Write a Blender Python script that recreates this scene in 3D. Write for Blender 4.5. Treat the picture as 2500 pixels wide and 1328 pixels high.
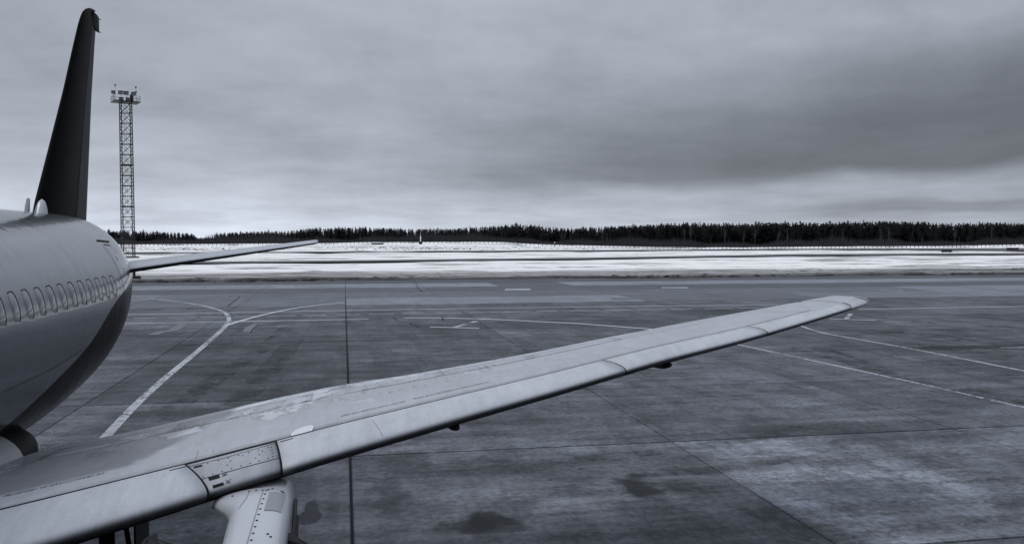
import bpy, bmesh, math, random
import numpy as np
from mathutils import Matrix, Vector

random.seed(7); rng = np.random.default_rng(7)
scene = bpy.context.scene
col = scene.collection
for o in list(bpy.data.objects):
    bpy.data.objects.remove(o, do_unlink=True)

# ------------------------------------------------------------------ camera
CAM_H = 4.5                      # jet-bridge window height above the apron
FPX = 2150.0                     # focal length for a 2500 px wide picture
RIGHT = np.array((0.98230, 0.0, 0.0)); 
d_ = np.array((840 - 1250, -(580 - 664), -FPX)); d_ /= np.linalg.norm(d_)
u_ = np.cross(d_, (1, 0, 0)); u_ /= np.linalg.norm(u_)
if u_[1] < 0: u_ = -u_
r_ = np.cross(d_, u_)
ROT = np.stack([r_, d_, u_])     # world = ROT @ camera vector
cd = bpy.data.cameras.new('camera')
cam = bpy.data.objects.new('camera', cd); col.objects.link(cam)
m4 = Matrix([list(ROT[0]) + [0], list(ROT[1]) + [0], list(ROT[2]) + [CAM_H], [0, 0, 0, 1]])
cam.matrix_world = m4
cd.sensor_width = 36; cd.lens = 36 * FPX / 2500
cd.clip_start = 0.1; cd.clip_end = 20000
scene.camera = cam
FWD = ROT @ np.array((0, 0, -1.0)); FWD[2] = 0; FWD /= np.linalg.norm(FWD)
SIDE = np.array((FWD[1], -FWD[0], 0))

# ------------------------------------------------------------------ view
scene.view_settings.view_transform = 'Standard'
scene.view_settings.look = 'None'
scene.view_settings.exposure = 0.0
scene.view_settings.gamma = 1.0
scene.view_settings.use_curve_mapping = False

# ------------------------------------------------------------------ node helper
class NT:
    def __init__(s, tree):
        s.t = tree; s.t.nodes.clear()
    def n(s, typ, props=None, **ins):
        nd = s.t.nodes.new(typ)
        for k, v in (props or {}).items(): setattr(nd, k, v)
        for k, v in ins.items():
            key = int(k[1:]) if k[0] == '_' and k[1:].isdigit() else k.replace('_', ' ')
            s.put(nd.inputs[key], v)
        return nd
    def put(s, sock, v):
        if isinstance(v, bpy.types.NodeSocket): s.t.links.new(v, sock)
        elif isinstance(v, bpy.types.Node): s.t.links.new(v.outputs[0], sock)
        else: sock.default_value = v
    def m(s, op, a, b=None, c=None, clamp=False):
        nd = s.t.nodes.new('ShaderNodeMath'); nd.operation = op; nd.use_clamp = clamp
        for i, v in enumerate((a, b, c)):
            if v is not None: s.put(nd.inputs[i], v)
        return nd.outputs[0]
    def vm(s, op, a, b=None):
        nd = s.t.nodes.new('ShaderNodeVectorMath'); nd.operation = op
        s.put(nd.inputs[0], a)
        if b is not None: s.put(nd.inputs[1], b)
        return nd
    def ss(s, x, lo, hi, a=0.0, b=1.0):
        nd = s.t.nodes.new('ShaderNodeMapRange'); nd.interpolation_type = 'SMOOTHSTEP'
        s.put(nd.inputs[0], x); s.put(nd.inputs[1], lo); s.put(nd.inputs[2], hi)
        s.put(nd.inputs[3], a); s.put(nd.inputs[4], b)
        return nd.outputs[0]
    def noise(s, vec, scale, detail=4, rough=.55, out=0):
        nd = s.n('ShaderNodeTexNoise', Vector=vec, Scale=scale, Detail=detail, Roughness=rough)
        return nd.outputs[out]
    def scale(s, vec, xyz):
        return s.vm('MULTIPLY', vec, xyz).outputs[0]
    def mix(s, f, a, b):
        nd = s.t.nodes.new('ShaderNodeMix'); nd.data_type = 'RGBA'
        s.put(nd.inputs[0], f); s.put(nd.inputs[6], a); s.put(nd.inputs[7], b)
        return nd.outputs[2]
    def tint(s, val, t):
        return s.vm('SCALE', t, None), val
TINT = (0.935, 0.98, 1.06); TINT_G = (0.895, 0.965, 1.105); TINT_S = (1.0, .995, .985)
def grey(g): return (g * TINT[0], g * TINT[1], g * TINT[2], 1)
def valcol(nt, val, tint=None):             # scalar socket -> bluish grey colour
    nd = nt.t.nodes.new('ShaderNodeVectorMath'); nd.operation = 'SCALE'
    nd.inputs[0].default_value = tint or TINT; nt.put(nd.inputs[3], val)
    return nd.outputs[0]

# ------------------------------------------------------------------ world: overcast sky
world = bpy.data.worlds.new('World'); scene.world = world; world.use_nodes = True
SUN_EL, SUN_AZ = math.radians(48), math.radians(250)
w = NT(world.node_tree)
tc = w.n('ShaderNodeTexCoord').outputs['Generated']
dirn = w.vm('NORMALIZE', tc).outputs[0]
sep = w.n('ShaderNodeSeparateXYZ', Vector=dirn)
dx, dy, dz = sep.outputs
el = w.m('ARCSINE', dz)
elp = w.m('MAXIMUM', el, 0.0)
def horiz_dot(a):
    v = FWD * math.cos(a) + SIDE * math.sin(a)
    return w.m('ADD', w.m('MULTIPLY', dx, float(v[0])), w.m('MULTIPLY', dy, float(v[1])))
cosel = w.m('SQRT', w.m('MAXIMUM', w.m('SUBTRACT', 1.0, w.m('MULTIPLY', dz, dz)), 1e-4))
bank_az = w.m('DIVIDE', horiz_dot(0.75), cosel)
side_az = w.m('DIVIDE', horiz_dot(math.pi / 2), cosel)
den = w.m('ADD', w.m('MAXIMUM', dz, 0.0), 0.10)
plane = w.n('ShaderNodeCombineXYZ', X=w.m('DIVIDE', dx, den), Y=w.m('DIVIDE', dy, den), Z=0.0).outputs[0]
n1 = w.noise(plane, 0.55, 5, .55)
n2 = w.noise(w.scale(plane, (1, 1.0, 1)), 1.7, 6, .6)
n3 = w.noise(w.scale(dirn, (1, 1, 3.0)), 4.0, 4, .5)
# overcast luminance: brighter towards the zenith, a light strip along the horizon
cie = w.m('MULTIPLY', w.m('ADD', 1.0, w.m('MULTIPLY', 2.0, w.m('MAXIMUM', dz, 0.0))), 0.315)
glow = w.m('MULTIPLY', w.ss(side_az, -.45, .45, .60, .20), w.m('POWER', 2.718, w.m('MULTIPLY', elp, -17.0)))
base = w.m('ADD', cie, glow)
cl = w.m('ADD', w.m('MULTIPLY', w.m('SUBTRACT', n1, 0.5), 0.75), w.m('MULTIPLY', w.m('SUBTRACT', n2, 0.5), 0.42))
n4 = w.noise(w.scale(dirn, (1, 1, 1.25)), 7.0, 7, .6)
cl = w.m('ADD', cl, w.m('MULTIPLY', w.m('SUBTRACT', n4, .5), .42))
base = w.m('MULTIPLY', base, w.m('ADD', 1.0, cl))
# long dark cloud bank over the forest
elw = w.m('ADD', el, w.m('MULTIPLY', w.m('SUBTRACT', n3, 0.5), 0.050))
e0 = w.m('ADD', 0.052, w.m('MULTIPLY', side_az, 0.042))
e1 = w.m('ADD', 0.105, w.m('MULTIPLY', side_az, 0.13))
lowedge = w.ss(w.m('SUBTRACT', elw, e0), -0.014, 0.012)
topedge = w.ss(w.m('SUBTRACT', elw, e1), -0.045, 0.075, 1.0, 0.0)
azf = w.ss(bank_az, 0.50, 0.93)
bank = w.m('MULTIPLY', w.m('MULTIPLY', lowedge, topedge), azf)
strk = w.m('MULTIPLY', w.ss(w.m('ABSOLUTE', w.m('SUBTRACT', elw, 0.030)), 0.004, 0.013, 1.0, 0.0), w.ss(bank_az, 0.84, 0.97))
dark = w.m('ADD', w.m('MULTIPLY', bank, 0.58), w.m('MULTIPLY', strk, 0.26), clamp=True)
lum = w.m('MULTIPLY', base, w.m('SUBTRACT', 1.0, dark))
lum = w.m('MULTIPLY', lum, w.ss(el, -0.2, -0.02, 0.35, 1.0))
skycol = w.n('ShaderNodeVectorMath', {'operation': 'SCALE'}); skycol.inputs[0].default_value = (0.885, 0.955, 1.10)
w.put(skycol.inputs[3], lum)
bg1 = w.n('ShaderNodeBackground', Color=skycol.outputs[0], Strength=1.0)
sky = w.n('ShaderNodeTexSky', {'sky_type': 'NISHITA', 'sun_disc': False, 'sun_elevation': SUN_EL, 'sun_rotation': SUN_AZ})
bg2 = w.n('ShaderNodeBackground', Color=sky.outputs[0], Strength=0.05)
mixw = w.n('ShaderNodeMixShader', _0=0.06, _1=bg1.outputs[0], _2=bg2.outputs[0])
w.n('ShaderNodeOutputWorld', Surface=mixw.outputs[0])

# ------------------------------------------------------------------ sun behind the cloud
sd = bpy.data.lights.new('sun', 'SUN'); sd.energy = 1.1; sd.angle = math.radians(35); sd.color = (1, .97, .94)
sun = bpy.data.objects.new('sun', sd); col.objects.link(sun)
sv = Vector((math.sin(SUN_AZ) * math.cos(SUN_EL), math.cos(SUN_AZ) * math.cos(SUN_EL), math.sin(SUN_EL)))
sun.rotation_euler = (-sv).to_track_quat('-Z', 'Y').to_euler()
sun.location = (0, 0, 60)

# ------------------------------------------------------------------ helpers
def ray(x, y):
    return ROT @ np.array((x - 1250.0, -(y - 664.0), -FPX))
def G(x, y, z=0.0):              # where the line of sight through a picture point meets height z
    r = ray(x, y); k = (z - CAM_H) / r[2]; return np.array((r[0] * k, r[1] * k, z))
def far_xy(x, D):                # ground position at distance D in the direction of picture column x
    p = FWD * D + SIDE * ((x - 1250) / FPX * D); return float(p[0]), float(p[1])

def mesh_obj(name, verts, faces, mat=None, parent=None, smooth=False, uv=None, edge=None):
    me = bpy.data.meshes.new(name)
    me.from_pydata([tuple(map(float, v)) for v in verts], [], [tuple(map(int, f)) for f in faces])
    if uv is not None:
        l = me.uv_layers.new(name='UVMap'); vi = np.empty(len(me.loops), int); me.loops.foreach_get('vertex_index', vi)
        l.data.foreach_set('uv', np.asarray(uv, float)[vi].ravel())
    if uv is not None and edge is not None:
        l2 = me.uv_layers.new(name='edge'); e_ = np.asarray(edge, float)[vi]; l2.data.foreach_set('uv', np.stack([e_, e_], 1).ravel())
    elif uv is not None:
        l2 = me.uv_layers.new(name='edge'); l2.data.foreach_set('uv', np.ones(len(vi) * 2))
    if smooth: me.polygons.foreach_set('use_smooth', [True] * len(me.polygons))
    me.update()
    o = bpy.data.objects.new(name, me); col.objects.link(o)
    if mat is not None:
        for mm in (mat if isinstance(mat, (list, tuple)) else [mat]): me.materials.append(mm)
    if parent is not None: o.parent = parent
    return o
def recalc(o):
    bm = bmesh.new(); bm.from_mesh(o.data); bmesh.ops.recalc_face_normals(bm, faces=bm.faces); bm.to_mesh(o.data); bm.free()
def empty(name, loc=(0, 0, 0)):
    o = bpy.data.objects.new(name, None); o.location = loc; o.empty_display_size = .3; col.objects.link(o); return o
def tag(o, label, cat, group=None):
    o['label'] = label; o['category'] = cat
    if group: o['group'] = group
    return o
class MB:                        # collects primitives for ONE mesh
    def __init__(s): s.v = []; s.f = []
    def box(s, c, h, rz=0.0):
        b = len(s.v); ca, sa = math.cos(rz), math.sin(rz)
        for sx in (-1, 1):
            for sy in (-1, 1):
                for sz in (-1, 1):
                    x, y = sx * h[0], sy * h[1]
                    s.v.append((c[0] + x * ca - y * sa, c[1] + x * sa + y * ca, c[2] + sz * h[2]))
        s.f += [tuple(b + i for i in q) for q in ((0, 1, 3, 2), (4, 6, 7, 5), (0, 4, 5, 1), (2, 3, 7, 6), (0, 2, 6, 4), (1, 5, 7, 3))]
    def bar(s, p, q, r, n=6, r2=None):
        p, q = Vector(p), Vector(q); d = (q - p)
        if d.length < 1e-6: return
        d.normalize(); a = d.orthogonal().normalized(); c = d.cross(a); b = len(s.v); r2 = r if r2 is None else r2
        for e, rr in ((p, r), (q, r2)):
            for i in range(n):
                t = 2 * math.pi * i / n; s.v.append(tuple(e + a * (rr * math.cos(t)) + c * (rr * math.sin(t))))
        for i in range(n):
            j = (i + 1) % n; s.f.append((b + i, b + j, b + n + j, b + n + i))
        s.f.append(tuple(b + n - 1 - i for i in range(n))); s.f.append(tuple(b + n + i for i in range(n)))
    def ball(s, c, r, n=8, m=5):
        b = len(s.v)
        for j in range(m + 1):
            t = math.pi * j / m
            for i in range(n):
                a = 2 * math.pi * i / n
                s.v.append((c[0] + r * math.sin(t) * math.cos(a), c[1] + r * math.sin(t) * math.sin(a), c[2] + r * math.cos(t)))
        for j in range(m):
            for i in range(n):
                k = (i + 1) % n; s.f.append((b + j * n + i, b + (j + 1) * n + i, b + (j + 1) * n + k, b + j * n + k))
    def build(s, name, mat, parent=None, smooth=False):
        return mesh_obj(name, s.v, s.f, mat, parent, smooth)

def loft(secs, close_ends=True, ring=True):
    n = len(secs[0]); v = [p for s in secs for p in s]; f = []
    for i in range(len(secs) - 1):
        for j in range(n if ring else n - 1):
            k = (j + 1) % n; f.append((i * n + j, i * n + k, (i + 1) * n + k, (i + 1) * n + j))
    if close_ends and ring:
        f.append(tuple(range(n - 1, -1, -1))); b = (len(secs) - 1) * n; f.append(tuple(range(b, b + n)))
    return v, f

# ------------------------------------------------------------------ materials
def new_mat(name):
    m = bpy.data.materials.new(name); m.use_nodes = True; return m, NT(m.node_tree)
def paint(name, g, rough=.4, metal=0.0, coat=0.0, coat_rough=.08, var=.12, scale=3.0, bump=0.0, spec=.5, bscale=2.0):
    m, t = new_mat(name)
    pos = t.n('ShaderNodeTexCoord').outputs['Object']
    a = t.noise(pos, scale, 6, .6); b = t.noise(pos, scale * 9, 4, .6)
    f = t.m('ADD', t.m('MULTIPLY', t.m('SUBTRACT', a, .5), var * 2), t.m('MULTIPLY', t.m('SUBTRACT', b, .5), var))
    c = valcol(t, t.m('MULTIPLY', g, t.m('ADD', 1.0, f)))
    r = t.m('ADD', rough, t.m('MULTIPLY', t.m('SUBTRACT', a, .5), .15))
    p = t.n('ShaderNodeBsdfPrincipled', Base_Color=c, Roughness=r, Metallic=metal, Coat_Weight=coat, Coat_Roughness=coat_rough, Specular_IOR_Level=spec)
    if bump:
        bn = t.n('ShaderNodeBump', Strength=1.0, Distance=bump, Height=t.noise(pos, bscale, 2, .5))
        t.put(p.inputs['Normal'], bn.outputs[0]); t.put(p.inputs['Coat Normal'], bn.outputs[0])
    t.n('ShaderNodeOutputMaterial', Surface=p.outputs[0])
    return m

M = {}
M['dark_metal'] = paint('dark_metal', .014, .5, .1, spec=.3)
M['black'] = paint('black_rubber', .008, .7)
M['steel'] = paint('galvanised_steel', .10, .5, .3)
M['white_paint'] = paint('white_nacelle_paint', .50, .35, 0, .4, .1, .06)
M['under'] = paint('underside_shade_paint', .022, .6, spec=.15)  # near-black tone that paints in the shade of undersides
M['gasket'] = paint('gasket', .010, .7, spec=.1)
M['grey_panel'] = paint('grey_panel', .26, .45)
M['pale'] = paint('pale_patch_paint', .66, .6, var=.3, scale=14)
M['lamp'] = paint('floodlight_housing', .09, .4)
M['print'] = paint('black_print', .015, .7, spec=.1)
M['concrete_post'] = paint('post_grey', .06, .8)

# concrete slabs of the apron
def concrete(name='apron_concrete', amp=1.0):
    m, t = new_mat(name)
    pos = t.n('ShaderNodeNewGeometry').outputs['Position']
    oi = t.n('ShaderNodeObjectInfo')
    tone = t.n('ShaderNodeSeparateXYZ', Vector=oi.outputs['Color']).outputs[0]
    big = t.noise(pos, .11, 5, .6); mid = t.noise(pos, .9, 8, .62); fine = t.noise(pos, 7.0, 8, .75)
    ang = math.radians(-33)
    rot = t.n('ShaderNodeMapping', Vector=pos, Rotation=(0, 0, ang), Scale=(.16, 2.2, 1)).outputs[0]
    strk = t.noise(rot, .8, 6, .65)
    strx = t.noise(t.scale(pos, (.12, 2.4, 1)), 1.0, 6, .65)
    f = t.m('MULTIPLY', t.m('SUBTRACT', big, .5), 1.2)
    for s_, k in ((mid, 1.3), (fine, 3.0), (strk, 1.5), (strx, 1.0)):
        f = t.m('ADD', f, t.m('MULTIPLY', t.m('SUBTRACT', s_, .5), k))
    f = t.m('ADD', 1.0, f)
    sh_ = t.vm('ADD', pos, (31.0, 17.0, 0)).outputs[0]
    bl1 = t.noise(pos, .26, 7, .66); bl2 = t.noise(sh_, .85, 7, .66); lt1 = t.noise(sh_, .33, 7, .68); col1 = t.noise(t.scale(sh_, (1.1, .13, 1)), 1.0, 6, .62)
    f = t.m('MULTIPLY', f, t.ss(bl1, .48, .60, 1.0, .72))
    f = t.m('MULTIPLY', f, t.ss(bl2, .49, .58, 1.0, .74))
    f = t.m('MULTIPLY', f, t.ss(lt1, .52, .64, 1.0, 1.34))
    f = t.m('MULTIPLY', f, t.ss(col1, .50, .60, 1.0, .78))
    if amp != 1.0: f = t.m('ADD', 1.0, t.m('MULTIPLY', t.m('SUBTRACT', f, .92), amp))
    # oil and fuel stains with shapes of their own
    wob = t.n('ShaderNodeTexNoise', Vector=pos, Scale=1.6, Detail=5, Roughness=.6).outputs[1]
    wpos = t.vm('ADD', pos, t.scale(t.vm('SUBTRACT', wob, (.5, .5, .5)).outputs[0], (.9, 1.5, 0))).outputs[0]
    stains = [ (1140, 1285, .55, .42, .55), (1200, 1265, .55, .45, .6), (1250, 1285, .4, .4, .35), (1562, 1195, .42, .75, .65),
              (950, 1215, .35, 1.6, .35), (985, 1130, .6, 1.3, .32), (1180, 1140, .9, 1.2, .30), (1910, 1035, 1.1, 1.4, .2), (640, 900, 2.6, 3.2, .3), (420, 1010, 2.0, 1.2, .33),
              (2080, 1050, 1.2, 1.2, .18), (700, 1010, 2.4, 2.2, .25), (2440, 845, 5.0, .8, .35), (1830, 760, 6.0, 3.0, .35), (1400, 790, 6.0, 3.0, .25), (470, 850, 3.0, 2.0, .25)]
    for (x, y, rx, ry, k) in stains:
        c = G(x, y)
        q = t.vm('LENGTH', t.vm('DIVIDE', t.scale(t.vm('SUBTRACT', wpos, tuple(c)).outputs[0], (1, 1, 0)), (rx, ry, 1)).outputs[0]).outputs['Value']
        f = t.m('MULTIPLY', f, t.ss(q, .42, 1.14, 1 - min(k * 1.4, .85), 1.0))
    # one fresh oil spot with a crisp lobed edge
    wob2 = t.n('ShaderNodeTexNoise', Vector=pos, Scale=5.0, Detail=3, Roughness=.5).outputs[1]
    wpos2 = t.vm('ADD', pos, t.scale(t.vm('SUBTRACT', wob2, (.5, .5, .5)).outputs[0], (.16, .5, 0))).outputs[0]
    for (x, y, rx, ry) in ((757, 1260, .20, .42), (760, 1238, .13, .50), (742, 1266, .10, .28)):
        c = G(x, y)
        q = t.vm('LENGTH', t.vm('DIVIDE', t.scale(t.vm('SUBTRACT', wpos2, tuple(c)).outputs[0], (1, 1, 0)), (rx, ry, 1)).outputs[0]).outputs['Value']
        f = t.m('MINIMUM', f, t.ss(q, .86, 1.04, .30, 3.0))
    lights_ = [(1890, 1100, 1.5, 1.2, .55), (1960, 1160, 1.6, .8, .5), (1560, 1092, 2.5, .5, .3), (1180, 1210, 1.2, .5, .25), (2250, 1180, 1.2, 1.6, .3), (2300, 1100, 2.5, 1.0, .22), (2050, 1250, .8, 2.6, .25), (1100, 1090, 3.0, .8, .15)]
    for (x, y, rx, ry, k) in lights_:
        c = G(x, y)
        q = t.vm('LENGTH', t.vm('DIVIDE', t.scale(t.vm('SUBTRACT', wpos, tuple(c)).outputs[0], (1, 1, 0)), (rx, ry, 1)).outputs[0]).outputs['Value']
        f = t.m('MULTIPLY', f, t.ss(q, .4, 1.2, 1 + k * 1.5, 1.0))
    g = t.m('MULTIPLY', t.m('MAXIMUM', f, .12), t.m('MULTIPLY', tone, .112))
    r = t.m('ADD', .62, t.m('MULTIPLY', t.m('SUBTRACT', mid, .5), .5))
    bn = t.n('ShaderNodeBump', Strength=.35, Distance=.01, Height=fine)
    p = t.n('ShaderNodeBsdfPrincipled', Base_Color=valcol(t, g, TINT_G), Roughness=r, Normal=bn.outputs[0], Specular_IOR_Level=.14)
    t.n('ShaderNodeOutputMaterial', Surface=p.outputs[0]); return m
M['concrete'] = concrete(); M['concrete_far'] = concrete('apron_far_concrete', .45)
M['sealant'] = paint('joint_sealant', .012, .8, var=.3, spec=.1)

def worn(name, g, lo, hi, scale=6, stretch=(1, 1, 1), rough=.7):
    m, t = new_mat(name)
    pos = t.n('ShaderNodeNewGeometry').outputs['Position']
    a = t.noise(t.scale(pos, stretch), scale, 7, .7); b = t.noise(pos, .6, 3, .5)
    k = t.ss(t.m('ADD', a, t.m('MULTIPLY', t.m('SUBTRACT', b, .5), .5)), lo, hi)
    p = t.n('ShaderNodeBsdfPrincipled', Base_Color=valcol(t, t.m('MULTIPLY', g, t.m('ADD', .75, t.m('MULTIPLY', a, .5)))), Roughness=rough, Specular_IOR_Level=.3)
    tr = t.n('ShaderNodeBsdfTransparent')
    mx = t.n('ShaderNodeMixShader', _0=k, _1=tr.outputs[0], _2=p.outputs[0])
    t.n('ShaderNodeOutputMaterial', Surface=mx.outputs[0]); return m
M['line'] = worn('worn_line_paint', .42, .34, .52)
M['line_lane'] = worn('lane_line_paint', .62, .22, .40)
M['line_faint'] = worn('faded_line_paint', .30, .42, .66)
M['tyre'] = worn('tyre_rubber_mark', .03, .40, .85, 1.6)
M['crack'] = paint('crack_filler', .015, .9, spec=.1)
M['patch_light'] = worn('light_repair_patch', .15, .25, .42, 3)
M['strip_road'] = paint('cleared_taxiway', .05, .55, var=.25, scale=.3)

def snow():
    m, t = new_mat('snow')
    pos = t.n('ShaderNodeNewGeometry').outputs['Position']
    sp = t.n('ShaderNodeSeparateXYZ', Vector=pos)
    a = t.noise(t.scale(pos, (.05, .22, 1)), 1.0, 7, .62); b = t.noise(t.scale(pos, (.35, .7, 1)), 1.0, 8, .65); c = t.noise(pos, 3.0, 6, .7)
    big = t.noise(t.scale(pos, (.012, .02, 1)), 1.0, 4, .5)
    # ploughed, dirty margin next to the apron
    dist = t.m('SUBTRACT', sp.outputs[1], 93.6)
    dirty = t.ss(t.m('ADD', dist, t.m('ADD', t.m('MULTIPLY', t.m('SUBTRACT', a, .5), 34), t.m('MULTIPLY', t.m('SUBTRACT', b, .5), 22))), 10.0, 30.0, 1.0, 0.0)
    earth = t.ss(t.m('ADD', t.m('ADD', t.m('MULTIPLY', a, .78), t.m('MULTIPLY', b, .22)), t.m('MULTIPLY', t.m('SUBTRACT', big, .5), .28)), .528, .575)
    earth2 = t.m('MULTIPLY', earth, .75)
    base = t.m('ADD', .88, t.m('MULTIPLY', t.m('SUBTRACT', c, .5), .10))
    g = t.m('MULTIPLY', base, t.m('SUBTRACT', 1.0, t.m('MULTIPLY', dirty, t.m('ADD', .22, t.m('MULTIPLY', b, .95)))))
    g = t.m('MULTIPLY', g, t.m('SUBTRACT', 1.0, earth2))
    black = t.m('MULTIPLY', t.ss(t.m('ADD', dist, t.m('MULTIPLY', t.m('SUBTRACT', a, .5), 9)), .5, 4.0, 1.0, 0.0), .8)
    g = t.m('MULTIPLY', g, t.m('SUBTRACT', 1.0, black))
    bn = t.n('ShaderNodeBump', Strength=.8, Distance=.5, Height=b)
    p = t.n('ShaderNodeBsdfPrincipled', Base_Color=valcol(t, g, TINT_S), Roughness=.85, Normal=bn.outputs[0], Specular_IOR_Level=.2)
    t.n('ShaderNodeOutputMaterial', Surface=p.outputs[0]); return m
M['snow'] = snow()

# aircraft skin
def skin(name='silver_and_dark_blue_paint', g0=.275, metal=.9, rough=.24, coat=.5):
    m, t = new_mat(name)
    pos = t.n('ShaderNodeTexCoord').outputs['Object']
    at = t.n('ShaderNodeAttribute', {'attribute_name': 'livery'}).outputs['Fac']
    k = t.ss(at, -.012, .012)
    a = t.noise(pos, 1.2, 5, .55); d = t.noise(t.scale(pos, (1, .3, 2.5)), 4, 6, .6)
    g = t.m('MULTIPLY', g0, t.m('ADD', .86, t.m('MULTIPLY', t.m('ADD', a, t.m('MULTIPLY', d, .4)), .16)))
    colr = t.mix(k, valcol(t, g), (.003, .0036, .005, 1))
    hb = t.noise(t.scale(pos, (1, 2.2, 1.0)), 1.6, 2, .5)
    bn = t.n('ShaderNodeBump', Strength=1.0, Distance=.010, Height=hb)
    p = t.n('ShaderNodeBsdfPrincipled', Base_Color=colr, Roughness=rough, Metallic=t.m('MULTIPLY', t.m('SUBTRACT', 1.0, k), metal), Coat_Weight=t.ss(k, 0.0, 1.0, coat, .0), Coat_Roughness=.04, Specular_IOR_Level=t.ss(k, 0.0, 1.0, .5, .03), Normal=bn.outputs[0], Coat_Normal=bn.outputs[0])
    t.n('ShaderNodeOutputMaterial', Surface=p.outputs[0]); return m
M['skin'] = skin()
M['fairing'] = skin('fairing_paint', .20, .1, .5, .1)
M['silver'] = paint('silver_paint', .40, .32, .3, .7, .06, .05, 1.2, .004)
M['fin'] = paint('dark_blue_fin_paint', .005, .42, 0, 0, .12, .3, .8, spec=.012)
M['rudder'] = paint('rudder_paint', .022, .5, 0, 0, .2, .2, .8, spec=.06)
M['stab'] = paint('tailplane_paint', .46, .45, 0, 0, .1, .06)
M['glass'] = paint('window_glass', .10, .08, .2, 1.0, .02, .02)

def wing_skin(name, g0):
    m, t = new_mat(name)
    uv = t.n('ShaderNodeUVMap', {'uv_map': 'UVMap'}).outputs[0]
    su = t.n('ShaderNodeSeparateXYZ', Vector=uv); u, v = su.outputs[0], su.outputs[1]
    P2 = t.n('ShaderNodeCombineXYZ', X=u, Y=t.m('MULTIPLY', v, 2.6), Z=0.0).outputs[0]
    a = t.noise(P2, 1.1, 6, .6); b = t.noise(P2, 6.0, 6, .65); c = t.noise(t.scale(P2, (5, .7, 1)), 2.0, 6, .6)
    fine = t.noise(P2, 40.0, 4, .6)
    # damp film left of the pylon, streaks of melt water near the spoilers
    wet = t.ss(t.m('ADD', t.m('ADD', u, t.m('MULTIPLY', v, -1.1)), t.m('MULTIPLY', t.m('SUBTRACT', a, .5), 1.3)), 3.2, 3.45, 1.0, 0.0)
    wet = t.m('MULTIPLY', wet, t.ss(v, .255, .30))
    blot = t.m('MULTIPLY', t.ss(t.m('ADD', a, t.m('MULTIPLY', t.m('SUBTRACT', b, .5), .35)), .53, .57), t.m('MULTIPLY', t.ss(v, .3, .55), t.ss(u, 8.2, 5.5)))
    strk = t.m('MULTIPLY', t.ss(c, .54, .62), t.m('MULTIPLY', t.ss(v, .34, .55), t.m('MULTIPLY', t.ss(u, 5.0, 5.8), t.ss(u, 9.5, 7.5))))
    f = t.m('ADD', 1.0, t.m('MULTIPLY', t.m('SUBTRACT', b, .5), .34))
    f = t.m('ADD', f, t.m('MULTIPLY', t.m('SUBTRACT', fine, .5), .30))
    f = t.m('ADD', f, t.m('MULTIPLY', t.m('SUBTRACT', c, .5), .38))
    f = t.m('ADD', f, t.m('MULTIPLY', t.m('SUBTRACT', a, .5), .40))
    f = t.m('MULTIPLY', f, t.ss(t.n('ShaderNodeUVMap', {'uv_map': 'edge'}).outputs[0], -.035, .07, .08, 1.0))  # nose shade painted into the colour, fading dark around the leading edge
    f = t.m('MULTIPLY', f, t.m('SUBTRACT', 1.0, t.m('MULTIPLY', wet, .48)))
    f = t.m('MULTIPLY', f, t.m('SUBTRACT', 1.0, t.m('MULTIPLY', strk, .32)))
    f = t.m('MULTIPLY', f, t.m('ADD', 1.0, t.m('MULTIPLY', blot, .30)))
    bn_ = t.m('ADD', a, t.m('MULTIPLY', t.m('SUBTRACT', b, .5), .35))
    rim = t.m('MULTIPLY', t.ss(t.m('ABSOLUTE', t.m('SUBTRACT', bn_, .53)), .006, .022, 1.0, 0.0), t.m('MULTIPLY', t.ss(v, .36, .55), t.ss(u, 8.6, 6.0)))
    f = t.m('MULTIPLY', f, t.m('SUBTRACT', 1.0, t.m('MULTIPLY', rim, .38)))
    r = t.m('SUBTRACT', t.m('SUBTRACT', .46, t.m('MULTIPLY', wet, .12)), t.m('MULTIPLY', blot, .2))
    p = t.n('ShaderNodeBsdfPrincipled', Base_Color=valcol(t, t.m('MULTIPLY', f, g0)), Roughness=r, Specular_IOR_Level=.45)
    t.n('ShaderNodeOutputMaterial', Surface=p.outputs[0]); return m
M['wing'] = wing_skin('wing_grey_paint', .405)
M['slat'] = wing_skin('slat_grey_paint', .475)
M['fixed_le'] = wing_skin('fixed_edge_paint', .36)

def leafy(name, g, var=.5, rough=.9):
    m, t = new_mat(name)
    pos = t.n('ShaderNodeNewGeometry').outputs['Position']; rnd = t.n('ShaderNodeObjectInfo').outputs['Random']
    a = t.noise(pos, .35, 4, .6)
    k = t.m('MULTIPLY', g, t.m('ADD', .6, t.m('ADD', t.m('MULTIPLY', a, var), t.m('MULTIPLY', rnd, .4))))
    p = t.n('ShaderNodeBsdfPrincipled', Base_Color=valcol(t, k), Roughness=rough, Specular_IOR_Level=.1)
    t.n('ShaderNodeOutputMaterial', Surface=p.outputs[0]); return m
M['needle'] = leafy('dark_needles', .018)
M['bark'] = leafy('bark', .035)
M['birch'] = leafy('pale_bark', .07)
M['brush'] = leafy('bare_brush', .036)

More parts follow.
